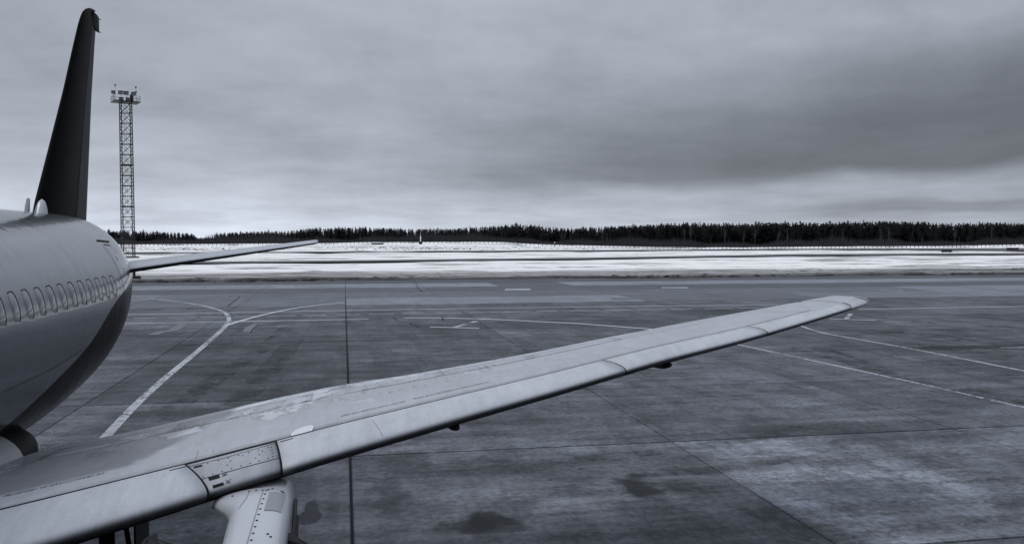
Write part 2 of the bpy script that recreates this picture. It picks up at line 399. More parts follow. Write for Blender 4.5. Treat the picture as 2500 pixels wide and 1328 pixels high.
# ================================================================== GROUND
ANCH = np.array([(-400, -1.6), (330, -1.6), (800, -.7), (900, 0.0), (1160, .15), (1232, 0.0), (1292, -1.2), (1352, -1.8), (1400, -2.1), (1620, -3.5), (1818, -3.7), (1950, -3.2), (2280, -2.7), (2500, -1.6), (3200, -1.4)])
FENCE_D = 600.0
def terrain(x, y):
    D = x * FWD[0] + y * FWD[1]; L_ = x * SIDE[0] + y * SIDE[1]
    if D < 5: px = 1250
    else: px = 1250 + FPX * L_ / D
    zf = float(np.interp(px, ANCH[:, 0], ANCH[:, 1]))
    t = min(max((D - 290) / 300, 0), 1); t = t * t * (3 - 2 * t)
    z = zf * t
    if D > 601: q = min((D - 601) / 9, 1); z += 1.25 * q * q * (3 - 2 * q)
    # under and beside the concrete the earth lies lower
    e = min(max((y - 92.9) / .8, 0), 1)
    if -37.5 < x < 99.5 and y < 93.7: return -.42
    return (-.42 + .45 * e if y < 94 else .03) + z
def nonuni(a, b, fine_lo, fine_hi, step, grow=1.25):
    v = list(np.arange(fine_lo, fine_hi + step / 2, step)); s = step
    while v[-1] < b: s *= grow; v.append(v[-1] + s)
    s = step
    while v[0] > a: s *= grow; v.insert(0, v[0] - s)
    return np.array(v)
gx = nonuni(-6000, 6000, -220, 420, 9)
gy = np.unique(np.concatenate([nonuni(-6000, 6000, 100, 720, 8), [92.9, 93.72, 94.0, 95, 97]]))
gx = np.unique(np.concatenate([gx, [-37.6, -37.4, 99.4, 99.6]]))
vv = []; 
for yy in gy:
    for xx in gx:
        z = terrain(xx, yy)
        if yy > 94.5 and yy < 900: z += .10 * math.sin(xx * .21 + yy * .13) * math.sin(yy * .31 + xx * .05) + random.uniform(-.05, .05)
        if 95 <= yy < 112: z += .18 + random.uniform(-.1, .12)
        vv.append((xx, yy, z))
nx = len(gx)
ff = [(j * nx + i, j * nx + i + 1, (j + 1) * nx + i + 1, (j + 1) * nx + i) for j in range(len(gy) - 1) for i in range(nx - 1)]
o = mesh_obj('snow_ground', vv, ff, M['snow'], smooth=True); o['kind'] = 'structure'

# apron: dark joint bed with concrete slabs on it
apron = mesh_obj('apron', [(-38, -120, -.035), (100, -120, -.035), (100, 93.6, -.035), (-38, 93.6, -.035),
                           (-38, -120, -.40), (100, -120, -.40), (100, 93.6, -.40), (-38, 93.6, -.40)],
                 [(0, 1, 2, 3), (7, 6, 5, 4), (0, 4, 5, 1), (1, 5, 6, 2), (2, 6, 7, 3), (3, 7, 4, 0)], M['sealant'])
apron['kind'] = 'structure'
X0, PX, Y0, PY = .08, 7.0, 18.30, 6.86
slab_me = None; slab_far = None
hx, hy = PX / 2 - .017, PY / 2 - .033
mb = MB(); mb.box((0, 0, -.10), (hx, hy, .10))
ROWT = {-2: .95, -1: 1.30, 0: 1.06, 1: .92, 2: 1.02, 3: .90, 4: .98, 5: .88, 6: .95, 7: 1.05, 8: .86, 9: 1.30, 10: .92}  # near row lifted in colour to offset the jet bridge's shade
first = True
for k in range(-2, 11):
    for i in range(-5, 14):
        if first:
            so = mb.build('slab', M['concrete'], apron); slab_me = so.data; first = False
        else:
            if k == 6 and slab_far is None: slab_far = slab_me.copy(); slab_far.materials.clear(); slab_far.materials.append(M['concrete_far'])
            so = bpy.data.objects.new('slab', slab_far if k >= 6 else slab_me); col.objects.link(so); so.parent = apron
        so.location = (X0 + (i + .5) * PX, Y0 + (k + .5) * PY, random.uniform(-.006, .0))
        tone = ROWT[k] * random.uniform(.78, 1.18)
        if k == 10: tone = random.uniform(.70, .85)
        if k == 9: tone = random.uniform(1.9, 2.1) if i != 2 else .95
        if k == 8: tone = random.uniform(.84, .95) if i < 12 else 1.5
        if k == 7: tone = random.uniform(1.15, 1.3) if i < 7 else random.uniform(1.75, 1.95)
        if k == 7 and i in (-3, -4, -5): tone = 1.7
        if k == 6: tone = random.uniform(1.1, 1.25)
        if k == 6 and 0 <= i <= 2: tone = 1.95
        if k == 6 and 5 <= i <= 9: tone = random.uniform(1.45, 1.75)
        if k == 5: tone = random.uniform(.9, 1.1) if i < 8 else 1.3
        if k in (1, 2, 3) and i == -1: tone = random.uniform(.66, .76)
        if k == 0 and i >= 1: tone = 1.05
        if k == -1 and i >= 1: tone = 1.45
        if k == 1 and i == 0: tone *= .82
        so.color = (tone, tone, tone, 1)
# the rest of the pavement under and behind the viewpoint
far_edge = mesh_obj('pavement_behind', [(-37.9, -119.9, -.004), (99.9, -119.9, -.004), (99.9, Y0 - 2 * PY - .03, -.004), (-37.9, Y0 - 2 * PY - .03, -.004)], [(0, 1, 2, 3)], M['concrete'], apron)

# painted lines, marks and cracks: thin sheets lying on the slabs
zlev = [.004]
def ribbon(name, pts, width, mat, z, parent=apron, world=False):
    P = [np.array(p, float) if world else G(*p) for p in pts]
    P = [p[:2] for p in P]
    # resample
    Q = [P[0]]
    for a, b in zip(P[:-1], P[1:]):
        n = max(1, int(np.linalg.norm(b - a) / 1.5))
        for k in range(1, n + 1): Q.append(a + (b - a) * k / n)
    v = []; f = []
    for i, p in enumerate(Q):
        d = Q[min(i + 1, len(Q) - 1)] - Q[max(i - 1, 0)]; d /= (np.linalg.norm(d) + 1e-9); nrm = np.array((-d[1], d[0]))
        wv = width if not isinstance(width, (tuple, list)) else width[0] + (width[1] - width[0]) * i / max(1, len(Q) - 1)
        v += [(*(p + nrm * wv / 2), z), (*(p - nrm * wv / 2), z)]
        if i: f.append((2 * i - 2, 2 * i - 1, 2 * i + 1, 2 * i))
    return mesh_obj(name, v, f, mat, parent)
def smooth_pts(pts, n=6):
    P = [np.array(p, float) for p in pts]; out = []
    for i in range(len(P) - 1):
        p0, p1, p2, p3 = P[max(i - 1, 0)], P[i], P[i + 1], P[min(i + 2, len(P) - 1)]
        for k in range(n):
            t = k / n
            out.append(.5 * ((2 * p1) + (p2 - p0) * t + (2 * p0 - 5 * p1 + 4 * p2 - p3) * t * t + (3 * p1 - p0 - 3 * p2 + p3) * t ** 3))
    out.append(P[-1]); return [tuple(p) for p in out]
ribbon('guide_line', smooth_pts([(80, 1260), (262, 1062), (330, 990), (400, 926), (470, 868), (530, 816), (553, 793), (559, 778), (548, 763), (515, 751), (470, 742), (420, 735), (360, 729), (300, 726)]), .24, M['line'], .008)
ribbon('guide_line', smooth_pts([(554, 794), (600, 780), (660, 765), (720, 753), (780, 745), (842, 739)]), .20, M['line_lane'], .012)
for nm, pts, wd, mt in (('lane_line', [(300, 768), (900, 757), (1400, 749.5), (1900, 744)], .19, 'line_lane'),
                        ('lane_line', [(300, 790), (560, 785), (900, 779)], .19, 'line_lane'),
                        ('lane_line', [(2095, 755.5), (2560, 747)], .19, 'line_lane'),
                        ('lane_line', [(985, 776), (1100, 776.5), (1190, 779), (1400, 789), (1600, 804), (1700, 819), (1792, 839.4)], .22, 'line_lane'),
                        ('stop_line', [(1050, 798), (1170, 801.5)], .19, 'line_lane'),
                        ('thin_line', [(300, 833), (560, 824), (900, 813), (1092, 808), (1300, 814), (1560, 822)], .10, 'line_faint'),
                        ('boundary_line', [(1790, 839), (1900, 862), (2020, 888), (2244, 936), (2560, 1008)], .15, 'line'),
                        ('boundary_line', smooth_pts([(1955, 795), (1985, 806), (2030, 817), (2100, 829), (2244, 855), (2372, 880), (2560, 917)]), .17, 'line'),
                        ('stop_line', [(2025, 778), (2138, 782.5)], .19, 'line_lane')):
    ribbon(nm, pts, wd, M[mt], .004)
for a, b in (((1110, 799), (1138, 791)), ((1150, 788), (1165, 784)), ((1175, 781), (1189, 777.5))): ribbon('dash', [a, b], .30, M['line'], .008)
for a, b in (((2065, 780), (2070, 774)), ((2072, 772), (2077, 766))): ribbon('dash', [a, b], .25, M['line'], .008)
for x in range(326, 1960, 82):
    y0 = np.interp(x, [320, 900, 1440, 1700, 2000], [777.6, 767, 758, 754, 751]); x1 = x + random.choice((52, 62, 70)); y1 = np.interp(x1, [320, 900, 1440, 1700, 2000], [777.6, 767, 758, 754, 751])
    ribbon('dash', [(x, y0), (x1, y1)], .14, M['line_lane'], .004)
for (x0, x1, ya, yb) in ((1235, 1293, 705, 709), (1618, 1678, 701.5, 704), (1495, 1560, 727, 731), (300, 358, 724.5, 727.5), (2150, 2200, 709, 710.5), (560, 600, 721, 723), (2445, 2560, 846, 852)):
    A = [G(x0, ya), G(x1, ya), G(x1 + 4, yb), G(x0 - 4, yb)]
    mesh_obj('repair_patch', [(p[0], p[1], .016) for p in A], [(0, 1, 2, 3)], M['line' if yb < 720 else 'patch_light'], apron)
for X_, w_ in ((X0, .046),):
    ribbon('sealed_joint', [(X_, 5.0), (X_ + .02, 30.0), (X_ - .01, 50.0), (X_, 67.5)], w_, M['sealant'], .028, world=True)
# tyre marks
for pts, wd in (([(1400, 1118), (1560, 1108), (1760, 1082), (1880, 1062), (1960, 1040)], .45), ([(1520, 1155), (1700, 1150), (1900, 1122), (2020, 1092), (2095, 1066)], .45),
                ([(1500, 1160), (1640, 1180), (1900, 1260), (2150, 1380)], .7), ([(2100, 810), (2250, 815), (2400, 838), (2560, 850)], 1.0), ([(2200, 838), (2380, 850), (2560, 842)], .9),
                ([(2000, 850), (2150, 900), (2300, 940), (2560, 990)], .8), ([(1900, 840), (2050, 880), (2200, 925), (2500, 985)], .35), ([(420, 1000), (520, 930), (640, 850), (700, 800)], .7),
                ([(560, 1010), (640, 920), (720, 830)], .8), ([(2000, 806), (2200, 806), (2500, 806)], .8), ([(2100, 770), (2300, 790), (2500, 800)], .7), ([(2180, 845), (2300, 852), (2450, 868), (2560, 880)], .7)):
    ribbon('tyre_mark', smooth_pts(pts), wd, M['tyre'], .020)
for pts in ([(958, 776), (968, 780), (966, 783), (990, 787), (1004, 789), (1002, 792), (1014, 795), (1024, 799)], [(1076, 775), (1082, 777), (1079, 780), (1084, 783)],
            [(836, 777), (860, 777.5), (890, 779)], [(1016, 694), (1020, 703), (1032, 714)], [(612, 812), (620, 801), (632, 792)], [(1305, 772), (1318, 772), (1326, 775)],
            [(520, 727), (545, 723), (585, 721)], [(555, 749), (572, 735), (586, 724)]):
    ribbon('crack', pts, .045, M['crack'], .024)
for pts in ([(373, 818), (390, 812), (425, 806), (446, 790)], [(606, 811), (612, 800), (632, 790)]):
    ribbon('crack_repair', smooth_pts(pts), .5, M['patch_light'], .012)
# small crumbs of ice by the wing root
def crumbs(name, n, box, mat, s0, s1):
    b = MB()
    for _ in range(n):
        x = box[0] + (box[1] - box[0]) * random.random() ** 1.6; y = box[3] - (box[3] - box[2]) * random.random() ** 1.2 * (1 - .6 * (x - box[0]) / (box[1] - box[0])) - (x - box[0]) * .25; p = G(x, y); s_ = random.uniform(s0, s1)
        b.box((p[0], p[1], s_ * .5), (s_, s_ * random.uniform(.5, 1.3), s_ * .6), random.uniform(0, 3))
    oo = b.build(name, mat); oo['kind'] = 'stuff'; return oo
c_ = crumbs('ice_crumbs', 80, (84, 160, 1040, 1105), M['pale'], .003, .008); c_['label'] = 'scattered ice crumbs on the apron beside the wing root'; c_['category'] = 'ice'

# ploughed lumps of dirty snow along the edge, tufts of dry grass in the field
def lump(b, c, r):
    k = len(b.v); n = 6
    b.v.append((c[0], c[1], c[2] + r * random.uniform(.5, .9)))
    for i in range(n):
        a = 2 * math.pi * i / n; q = r * random.uniform(.7, 1.3); b.v.append((c[0] + q * math.cos(a) * 1.4, c[1] + q * math.sin(a), c[2] + r * random.uniform(.15, .4)))
    for i in range(n):
        a = 2 * math.pi * i / n; q = r * random.uniform(1.1, 1.5); b.v.append((c[0] + q * math.cos(a) * 1.4, c[1] + q * math.sin(a), c[2] - .15))
    for i in range(n):
        j = (i + 1) % n; b.f += [(k, k + 1 + i, k + 1 + j), (k + 1 + i, k + 1 + n + i, k + 1 + n + j, k + 1 + j)]
b = MB()
for _ in range(1500):
    X = random.uniform(-45, 100); Y = 94.2 + 15 * random.random() ** 1.8 + 1.5 * math.sin(X * .13); lump(b, (X, Y, .05), random.uniform(.08, .34) * (1.3 if random.random() < .1 else 1))
o = b.build('snow_lumps', M['snow'], None, True); o['kind'] = 'stuff'; o['label'] = 'ploughed lumps of dirty snow along the apron edge'; o['category'] = 'snow'
V = []; F = []
for _ in range(1300):
    x = random.uniform(300, 2560)
    D = random.uniform(310, 440)
    if x > 1450: continue
    X, Y = far_xy(x, D)
    if random.random() > .5 + .5 * math.sin(X * .07 + 1.3 * math.sin(Y * .05)): continue
    z = terrain(X, Y); q = D / 150
    for _k in range(3):
        wd = random.uniform(.05, .22) * q ** .5; k = len(V); lx = random.uniform(-.4, .4)
        V += [(X + lx - wd, Y, z - .05), (X + lx + wd, Y, z - .05), (X + lx * 1.3, Y + .05, z + random.uniform(.10, .34))]; F.append((k, k + 1, k + 2))
o = mesh_obj('dry_grass', V, F, M['brush']); o['kind'] = 'stuff'; o['label'] = 'tufts of dry grass poking out of the snow field'; o['category'] = 'grass'

# cleared taxiway strips in the snow
def strip(name, near, far_, mat, dz=.07):
    n = 60; v = []; f = []
    xs = np.linspace(-200, 2900, n)
    for i, x in enumerate(xs):
        for cur in (near, far_):
            yv = np.interp(x, [c[0] for c in cur], [c[1] for c in cur]) + .12 * math.sin(i * 1.7 + len(v))
            p = G(x, yv, 0.0); z = max(terrain(p[0], p[1]), 0) + dz + .14
            v.append((p[0], p[1], z))
        if i: f.append((2 * i - 2, 2 * i, 2 * i + 1, 2 * i - 1))
    oo = mesh_obj(name, v, f, mat); oo['kind'] = 'structure'; return oo
strip('taxiway', [(-200, 651), (320, 648), (800, 643.3), (1400, 635.8), (1950, 627), (2500, 624), (2900, 622)], [(-200, 646), (320, 643.5), (800, 639), (1400, 632), (1950, 622.5), (2500, 619.5), (2900, 618)], M['strip_road'])
strip('runway', [(-200, 622), (320, 620.5), (800, 618.3), (1400, 615.2), (1900, 611.5), (2100, 611), (2500, 614.5), (2900, 616)], [(-200, 620), (320, 618.5), (800, 616.3), (1400, 613), (1900, 608.8), (2100, 608), (2500, 607.5), (2900, 607)], M['strip_road'], .12)

# ================================================================== AIRLINER
LX = -5.6                         # fuselage axis
plane_root = empty('airliner', (LX, 10.0, 0)); bpy.context.view_layer.update()
tag(plane_root, 'silver twin-engine airliner with dark tail fin, seen along its left wing', 'airplane')
def part(o, parent=plane_root):
    o.parent = parent
    if parent is plane_root: o.matrix_parent_inverse = Matrix.Translation(-Vector((LX, 10.0, 0)))
    return o
def P_(name, v, f, mat, parent=plane_root, smooth=True, uv=None, rec=True, edge=None):
    oo = mesh_obj(name, v, f, mat, None, smooth, uv, edge)
    if rec: recalc(oo)
    return part(oo, parent)

def herm(x, xp, fp):
    xp = np.asarray(xp, float); fp = np.asarray(fp, float); d = np.gradient(fp, xp)
    i = int(np.clip(np.searchsorted(xp, x) - 1, 0, len(xp) - 2)); h = xp[i + 1] - xp[i]; t = (x - xp[i]) / h
    return (2 * t**3 - 3 * t**2 + 1) * fp[i] + (t**3 - 2 * t**2 + t) * h * d[i] + (-2 * t**3 + 3 * t**2) * fp[i + 1] + (t**3 - t**2) * h * d[i + 1]
FS = [-5.2, -4.8, -4, -2.5, -.5, 2, 5, 9, 11, 13, 15, 17, 18.5, 20, 21.0, 21.8, 22.4, 22.8]
FW = [.10, .55, 1.0, 1.45, 1.74, 1.81, 1.814, 1.814, 1.822, 1.83, 1.835, 1.75, 1.462, .877, .54, .33, .18, .04]
FB = [2.75, 2.30, 1.95, 1.6, 1.38, 1.356, 1.356, 1.356, 1.353, 1.351, 1.423, 1.677, 2.037, 2.456, 2.78, 3.10, 3.45, 3.75]
FT = [2.9, 3.35, 3.75, 4.4, 4.88, 4.96, 4.96, 4.96, 4.96, 4.96, 4.96, 4.96, 4.95, 4.89, 4.80, 4.62, 4.30, 3.95]
def fus(Y, thd):
    w_, b, t = herm(Y, FS, FW), herm(Y, FS, FB), herm(Y, FS, FT); th = math.radians(thd)
    c_ = b + .562 * (t - b); sn = math.sin(th)   # widest a little above mid-height
    return np.array((LX + w_ * math.cos(th), Y, c_ + (t - c_ if sn > 0 else c_ - b) * sn))
def conv(Y, th_old):             # angle about the mid-height -> angle about the widest line
    b, t = herm(Y, FS, FB), herm(Y, FS, FT); return th_at(Y, (t + b) / 2 + (t - b) / 2 * math.sin(math.radians(th_old)))
def th_at(Y, Z):
    b, t = herm(Y, FS, FB), herm(Y, FS, FT); c_ = b + .562 * (t - b)
    return math.degrees(math.asin(max(-1, min(1, (Z - c_) / (t - c_ if Z > c_ else c_ - b)))))
def fus_n(Y, th):
    a = fus(Y + .01, th) - fus(Y - .01, th); b = fus(Y, th + .2) - fus(Y, th - .2)
    n = np.cross(a, b); n /= np.linalg.norm(n)
    if n[0] * math.cos(math.radians(th)) + n[2] * math.sin(math.radians(th)) < 0: n = -n
    return n
LTH = [-95, -60, -45, -28.5, -22.1, -15.3, -9.1, -.3, 5.3, 9, 12, 15, 40, 95]
LYB = [9.0, 9.6, 10.7, 12.31, 12.96, 13.73, 14.37, 15.07, 15.6, 16.1, 17.2, 20, 30, 40]
Ys = np.unique(np.concatenate([np.linspace(-5.2, 2, 24), np.linspace(2, 11, 30), np.linspace(11, 22, 110), np.linspace(22, 22.8, 10)]))
NSEG = 128; secs = []; liv = []
for Y in Ys:
    s_ = []
    for j in range(NSEG):
        th = 360 * j / NSEG - 180; s_.append(fus(Y, th))
        tt = th if -90 <= th <= 90 else (180 - th if th > 0 else -180 - th)
        b0_, t0_ = herm(Y, FS, FB), herm(Y, FS, FT); zz_ = s_[-1][2]; told = math.degrees(math.asin(max(-1, min(1, (zz_ - (b0_ + t0_) / 2) / ((t0_ - b0_) / 2)))))
        liv.append(Y - np.interp(told, LTH, LYB))
    secs.append(s_)
v, f = loft(secs)
fuselage = P_('fuselage', v, f, M['skin'])
at = fuselage.data.attributes.new('livery', 'FLOAT', 'POINT'); at.data.foreach_set('value', np.array(liv, float))
# cabin windows: dark seal and slightly domed pane
def win_shape(yc, zc, hw, hh, n=28, e=3.2):
    out = []
    for i in range(n):
        a = 2 * math.pi * i / n; c, s_ = math.cos(a), math.sin(a)
        out.append((yc + hw * math.copysign(abs(c) ** (2 / e), c), zc + hh * math.copysign(abs(s_) ** (2 / e), s_)))
    return out
for i in range(-12, 12):
    if i == -13: continue
    ya = 10.93 + .447 * i; yc, zc = ya - .13, 3.68
    n = 30; v = []
    for (hw, hh, off) in ((.122, .187, .003), (.125, .190, .007), (.1165, .1815, .007), (.114, .179, .003)):
        for j in range(n):
            a = math.radians(118 - 190 * j / (n - 1)); c, sn = math.cos(a), math.sin(a); e = 3.0
            Y = yc + hw * math.copysign(abs(c) ** (2 / e), c); Z = zc + hh * math.copysign(abs(sn) ** (2 / e), sn)
            th = th_at(Y, Z); v.append(fus(Y, th) + fus_n(Y, th) * off)
    f = [(k * n + j, k * n + j + 1, (k + 1) * n + j + 1, (k + 1) * n + j) for k in range(3) for j in range(n - 1)]
    wo = P_('window', v, f, M['gasket'], fuselage)
    v = []; n = 28
    for k, sc_ in enumerate((1.0, .75, .4)):
        for (Y, Z) in win_shape(yc, zc, .110 * sc_, .175 * sc_):
            th = th_at(Y, Z); v.append(fus(Y, th) + fus_n(Y, th) * (.001 + (.001, .006, .009)[k]))
    th = th_at(yc, zc); v.append(fus(yc, th) + fus_n(yc, th) * .011)
    f = [(k * n + j, k * n + (j + 1) % n, (k + 1) * n + (j + 1) % n, (k + 1) * n + j) for k in range(2) for j in range(n)] + [(2 * n + j, 2 * n + (j + 1) % n, 3 * n) for j in range(n)]
    mesh = mesh_obj('pane', v, f, M['skin'], None, True); recalc(mesh)
    a2 = mesh.data.attributes.new('livery', 'FLOAT', 'POINT'); a2.data.foreach_set('value', [-1.0] * len(v))
    part(mesh, fuselage)
# seams and door outline drawn as narrow grooves on the skin
def skin_strip(name, pts, wd, mat, off=.010, n=14):
    P = []; pts = [(a, conv(a, b)) for a, b in pts]
    for a, b in zip(pts[:-1], pts[1:]):
        for k in range(n): P.append((a[0] + (b[0] - a[0]) * k / n, a[1] + (b[1] - a[1]) * k / n))
    P.append(pts[-1]); v = []; f = []
    for i, (Y, th) in enumerate(P):
        p = fus(Y, th); nn = fus_n(Y, th); q = fus(*P[min(i + 1, len(P) - 1)]) - fus(*P[max(i - 1, 0)]); q /= np.linalg.norm(q)
        s_ = np.cross(nn, q); v += [p + nn * off + s_ * wd / 2, p + nn * off - s_ * wd / 2]
        if i: f.append((2 * i - 2, 2 * i - 1, 2 * i + 1, 2 * i))
    return P_(name, v, f, mat, fuselage, False, rec=False)
skin_strip('rain_gutter', [(16.42, 44.1), (17.37, 41.5)], .035, M['gasket'], .012)
skin_strip('door_seam', [(16.52, 41.1), (16.45, 34), (16.42, 28), (16.40, 20.9), (16.43, 9.3), (16.45, -8)], .022, M['gasket'])
skin_strip('door_seam', [(16.67, 40.7), (17.10, 38.9), (17.15, 36.9), (17.18, 32.9)], .02, M['gasket'])
skin_strip('panel_seam', [(17.41, 69.2), (17.6, 58), (18.32, 48.8), (18.6, 30), (18.6, 0)], .010, M['grey_panel'])
skin_strip('panel_seam', [(14.2, 70), (14.2, 24)], .006, M['grey_panel'])
skin_strip('panel_seam', [(11.0, -14), (12.9, -13), (14.0, -10.6)], .006, M['gasket'])
for (Y, th, s_) in ((16.85, 30.1, .07), (16.98, 21.1, .085), (16.80, 18.3, .035), (16.95, 18.0, .035)):
    skin_strip('placard', [(Y - s_ / 2, th), (Y + s_ / 2, th - .4)], s_ * 1.4, M['pale'], .005, 3)
# blade antenna
b = MB(); v = []; f = []
sec0 = []
for z, y0, y1, hw in ((4.93, 17.08, 17.36, .028), (5.08, 17.14, 17.38, .022), (5.20, 17.22, 17.39, .014), (5.21, 17.25, 17.38, .004)):
    sec0.append([(LX + hw * .15, y0, z), (LX + hw, (y0 * .65 + y1 * .35), z), (LX + hw * .2, y1, z), (LX - hw * .2, y1, z), (LX - hw, (y0 * .65 + y1 * .35), z), (LX - hw * .15, y0, z)])
v, f = loft(sec0); P_('antenna', v, f, M['white_paint'], fuselage, False)

# ---- vertical fin
LEz = [(4.6, 17.45), (5.18, 17.80), (6.34, 18.68), (7.53, 19.57), (8.58, 20.28), (9.2, 20.72), (9.45, 20.97), (9.60, 21.25), (9.68, 21.55), (9.715, 21.85)]
TEz = [(4.6, 20.86), (4.81, 20.91), (6.1, 21.18), (7.69, 21.52), (8.92, 21.86), (9.30, 21.97), (9.60, 22.10), (9.715, 22.12)]
def fin_pt(z, s, side, grow=0.0):
    a = np.interp(z, [p[0] for p in LEz], [p[1] for p in LEz]); b_ = np.interp(z, [p[0] for p in TEz], [p[1] for p in TEz]); c = b_ - a
    tt = .11 if z < 9.3 else .11 * max(.12, (9.74 - z) / .44) ** .5
    yt = 5 * tt * (.2969 * math.sqrt(s) - .126 * s - .3516 * s * s + .2843 * s**3 - .1015 * s**4)
    return (LX + side * (c * yt + grow), a + s * c, z)
zs = list(np.linspace(4.6, 9.3, 26)) + [9.45, 9.57, 9.65, 9.69, 9.715]
def fin_sec(z, s0, s1, n=16):
    ss_ = [s0 + (s1 - s0) * (1 - math.cos(math.pi * i / n)) / 2 for i in range(n + 1)] if s0 == 0 else list(np.linspace(s0, s1, n + 1))
    return [fin_pt(z, s_, 1) for s_ in ss_] + [fin_pt(z, s_, -1) for s_ in reversed(ss_[1:] if s0 == 0 else ss_)]
v, f = loft([fin_sec(z, 0, .60) for z in zs]); fin = P_('vertical_fin', v, f, M['fin'])
v, f = loft([fin_sec(z, .607, 1.0, 8) for z in zs[:-4]]); P_('rudder', v, f, M['rudder'], fin)
# rudder horn at the top
v, f = loft([[(LX + w2, y_, z) for (w2, y_) in ((.05, 21.60), (.045, 21.95), (.012, 22.24), (-.012, 22.24), (-.045, 21.95), (-.05, 21.60))] for z in (9.28, 9.45, 9.62)])
P_('rudder_horn', v, f, M['fin'], fin, False)
for z in (9.30, 9.60):
    b = MB(); b.bar((LX, 22.20, z), (LX, 22.42, z + .02), .010); part(b.build('static_wick', M['dark_metal']), fin)
# pale fairing at the foot of the fin
secs = []
for k in range(9):
    t_ = k / 8; z = 4.86 + .34 * t_; r = .115 * math.sqrt(max(1 - t_ ** 1.6, .002))
    secs.append([(LX + .20 + r * math.cos(a), 17.30 + .10 * t_ + r * math.sin(a) * 1.2, z) for a in np.linspace(0, 2 * math.pi, 24, endpoint=False)])
v, f = loft(secs); P_('fin_root_fairing', v, f, M['silver'], fin)
# ---- tailplane (left)
def stab_pt(q, s, side):
    le = np.array((-4.05, 18.35, 3.90)) * (1 - q) + np.array((-.62, 21.15, 4.385)) * q
    c = 2.75 * (1 - q) + 1.15 * q; tt = .075
    if q > .985: tt *= .4
    yt = 5 * tt * (.2969 * math.sqrt(s) - .126 * s - .3516 * s * s + .2843 * s**3 - .1015 * s**4)
    return (le[0], le[1] + s * c + (.0 if q < .97 else (q - .97) * 6 * (1 - s)), le[2] - .01 + .14 * s * (1 - .5 * q) + side * c * yt)
def stab_sec(q, s0, s1, n=14):
    ss_ = [s0 + (s1 - s0) * (1 - math.cos(math.pi * i / n)) / 2 for i in range(n + 1)] if s0 == 0 else list(np.linspace(s0, s1, n + 1))
    return [stab_pt(q, s_, 1) for s_ in ss_] + [stab_pt(q, s_, -1) for s_ in reversed(ss_[1:] if s0 == 0 else ss_)]
qs = list(np.linspace(-.22, .97, 16)) + [.985, 1.0]
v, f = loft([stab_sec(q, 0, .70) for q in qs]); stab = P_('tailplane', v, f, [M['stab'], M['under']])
stab.data.polygons.foreach_set('material_index', [1 if (p.normal.z < -.05 and abs(p.normal.x) < .9) else 0 for p in stab.data.polygons])  # lower faces get the painted shade tone
v, f = loft([stab_sec(q, .708, 1.0, 6) for q in qs[:-1]]); P_('elevator', v, f, M['stab'], stab)
for q in (.86, .99):
    p = stab_pt(q, 1.0, 1); b = MB(); b.bar(p, (p[0], p[1] + .05, p[2] + .10), .012); part(b.build('static_wick', M['dark_metal']), stab)

# ---- left wing
WY = [1.6, 2, 3.1, 4.1, 5, 6.6, 8.1, 9.6, 11.1, 12.6, 13.6, 14.2]
WL = [1.75, 1.83, 2.0, 2.147, 2.291, 2.515, 2.708, 2.909, 3.073, 3.271, 3.413, 3.48]
WT = [1.72, 1.80, 2.017, 2.238, 2.427, 2.588, 2.75, 2.943, 3.127, 3.296, 3.41, 3.47]
def W(y, s, side=1, off=0.0, t=.10):
    X = y + LX; c = np.interp(y, [1.6, 2, 5.0, 13.9], [5.4, 5.2, 3.5, 1.45]); Yl = 8.5 + (X + .6) * .482
    zl, zt = herm(y, WY, WL), herm(y, WY, WT)
    yt = 5 * t * (.2969 * math.sqrt(s) - .126 * s - .3516 * s * s + .2843 * s**3 - .1015 * s**4)
    k = 0.0
    if y > 13.60:                 # rounded raked tip
        k = (y - 13.60) / .60; k = min(k, 1); d = (1 - math.sqrt(max(1 - k * k, 0))); Yl += .62 * d; c -= .62 * d + .10 * d; yt *= math.sqrt(max(1 - k ** 2.5, .02))
    return np.array((X, Yl + s * c, zl + (zt - zl) * s + side * c * yt + off))
def WN(y, s, side=1, off=0.0):   # point pushed out along the true surface normal
    q = math.sqrt(s) * side; e = .004
    f_ = lambda yy, qq: W(yy, qq * qq, 1 if qq >= 0 else -1)
    a = f_(y + .01, q) - f_(y - .01, q); b_ = f_(y, q + e) - f_(y, q - e); nn = np.cross(a, b_); nn /= np.linalg.norm(nn)
    if (nn[2] < 0) == (side > 0) and s > .004: nn = -nn
    elif s <= .004 and nn[1] > 0: nn = -nn
    return W(y, s, side) + nn * off
def surf(name, ylist, path, mat, parent, off=0.0, close=False):
    """path: list of (s, side); open sheet or ring lofted along the span"""
    v = []; uv = []; n = len(path)
    for y in ylist:
        for (s_, sd_, oo) in path:
            v.append(W(y, s_, sd_, off + oo)); uv.append((y, s_))
    f = []
    for i in range(len(ylist) - 1):
        for j in range(n if close else n - 1):
            k = (j + 1) % n; f.append((i * n + j, i * n + k, (i + 1) * n + k, (i + 1) * n + j))
    if close:
        f.append(tuple(range(n - 1, -1, -1))); b0 = (len(ylist) - 1) * n; f.append(tuple(range(b0, b0 + n)))
    return P_(name, v, f, mat, parent, True, uv)
def span(a, b, n): return list(np.linspace(a, b, n))
SG = .184
cosr = lambda a, b, n: [a + (b - a) * (1 - math.cos(math.pi * i / n)) / 2 for i in range(n + 1)]
# wing box
path = [(s_, 1, 0) for s_ in span(SG, .845, 22)] + [(s_, -1, 0) for s_ in span(.845, .07, 18)] + [(.10, -1, .03), (SG - .02, 1, -.05), (SG - .0005, 1, -.03)]
wing = surf('wing', span(1.3, 13.42, 60), path, M['wing'], plane_root, close=True)
# underside shade painted on: separate darker lower panel a hair below
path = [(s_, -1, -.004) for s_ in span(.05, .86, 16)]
surf('underside_shade_panel', span(1.3, 13.3, 40), path, M['under'], wing)
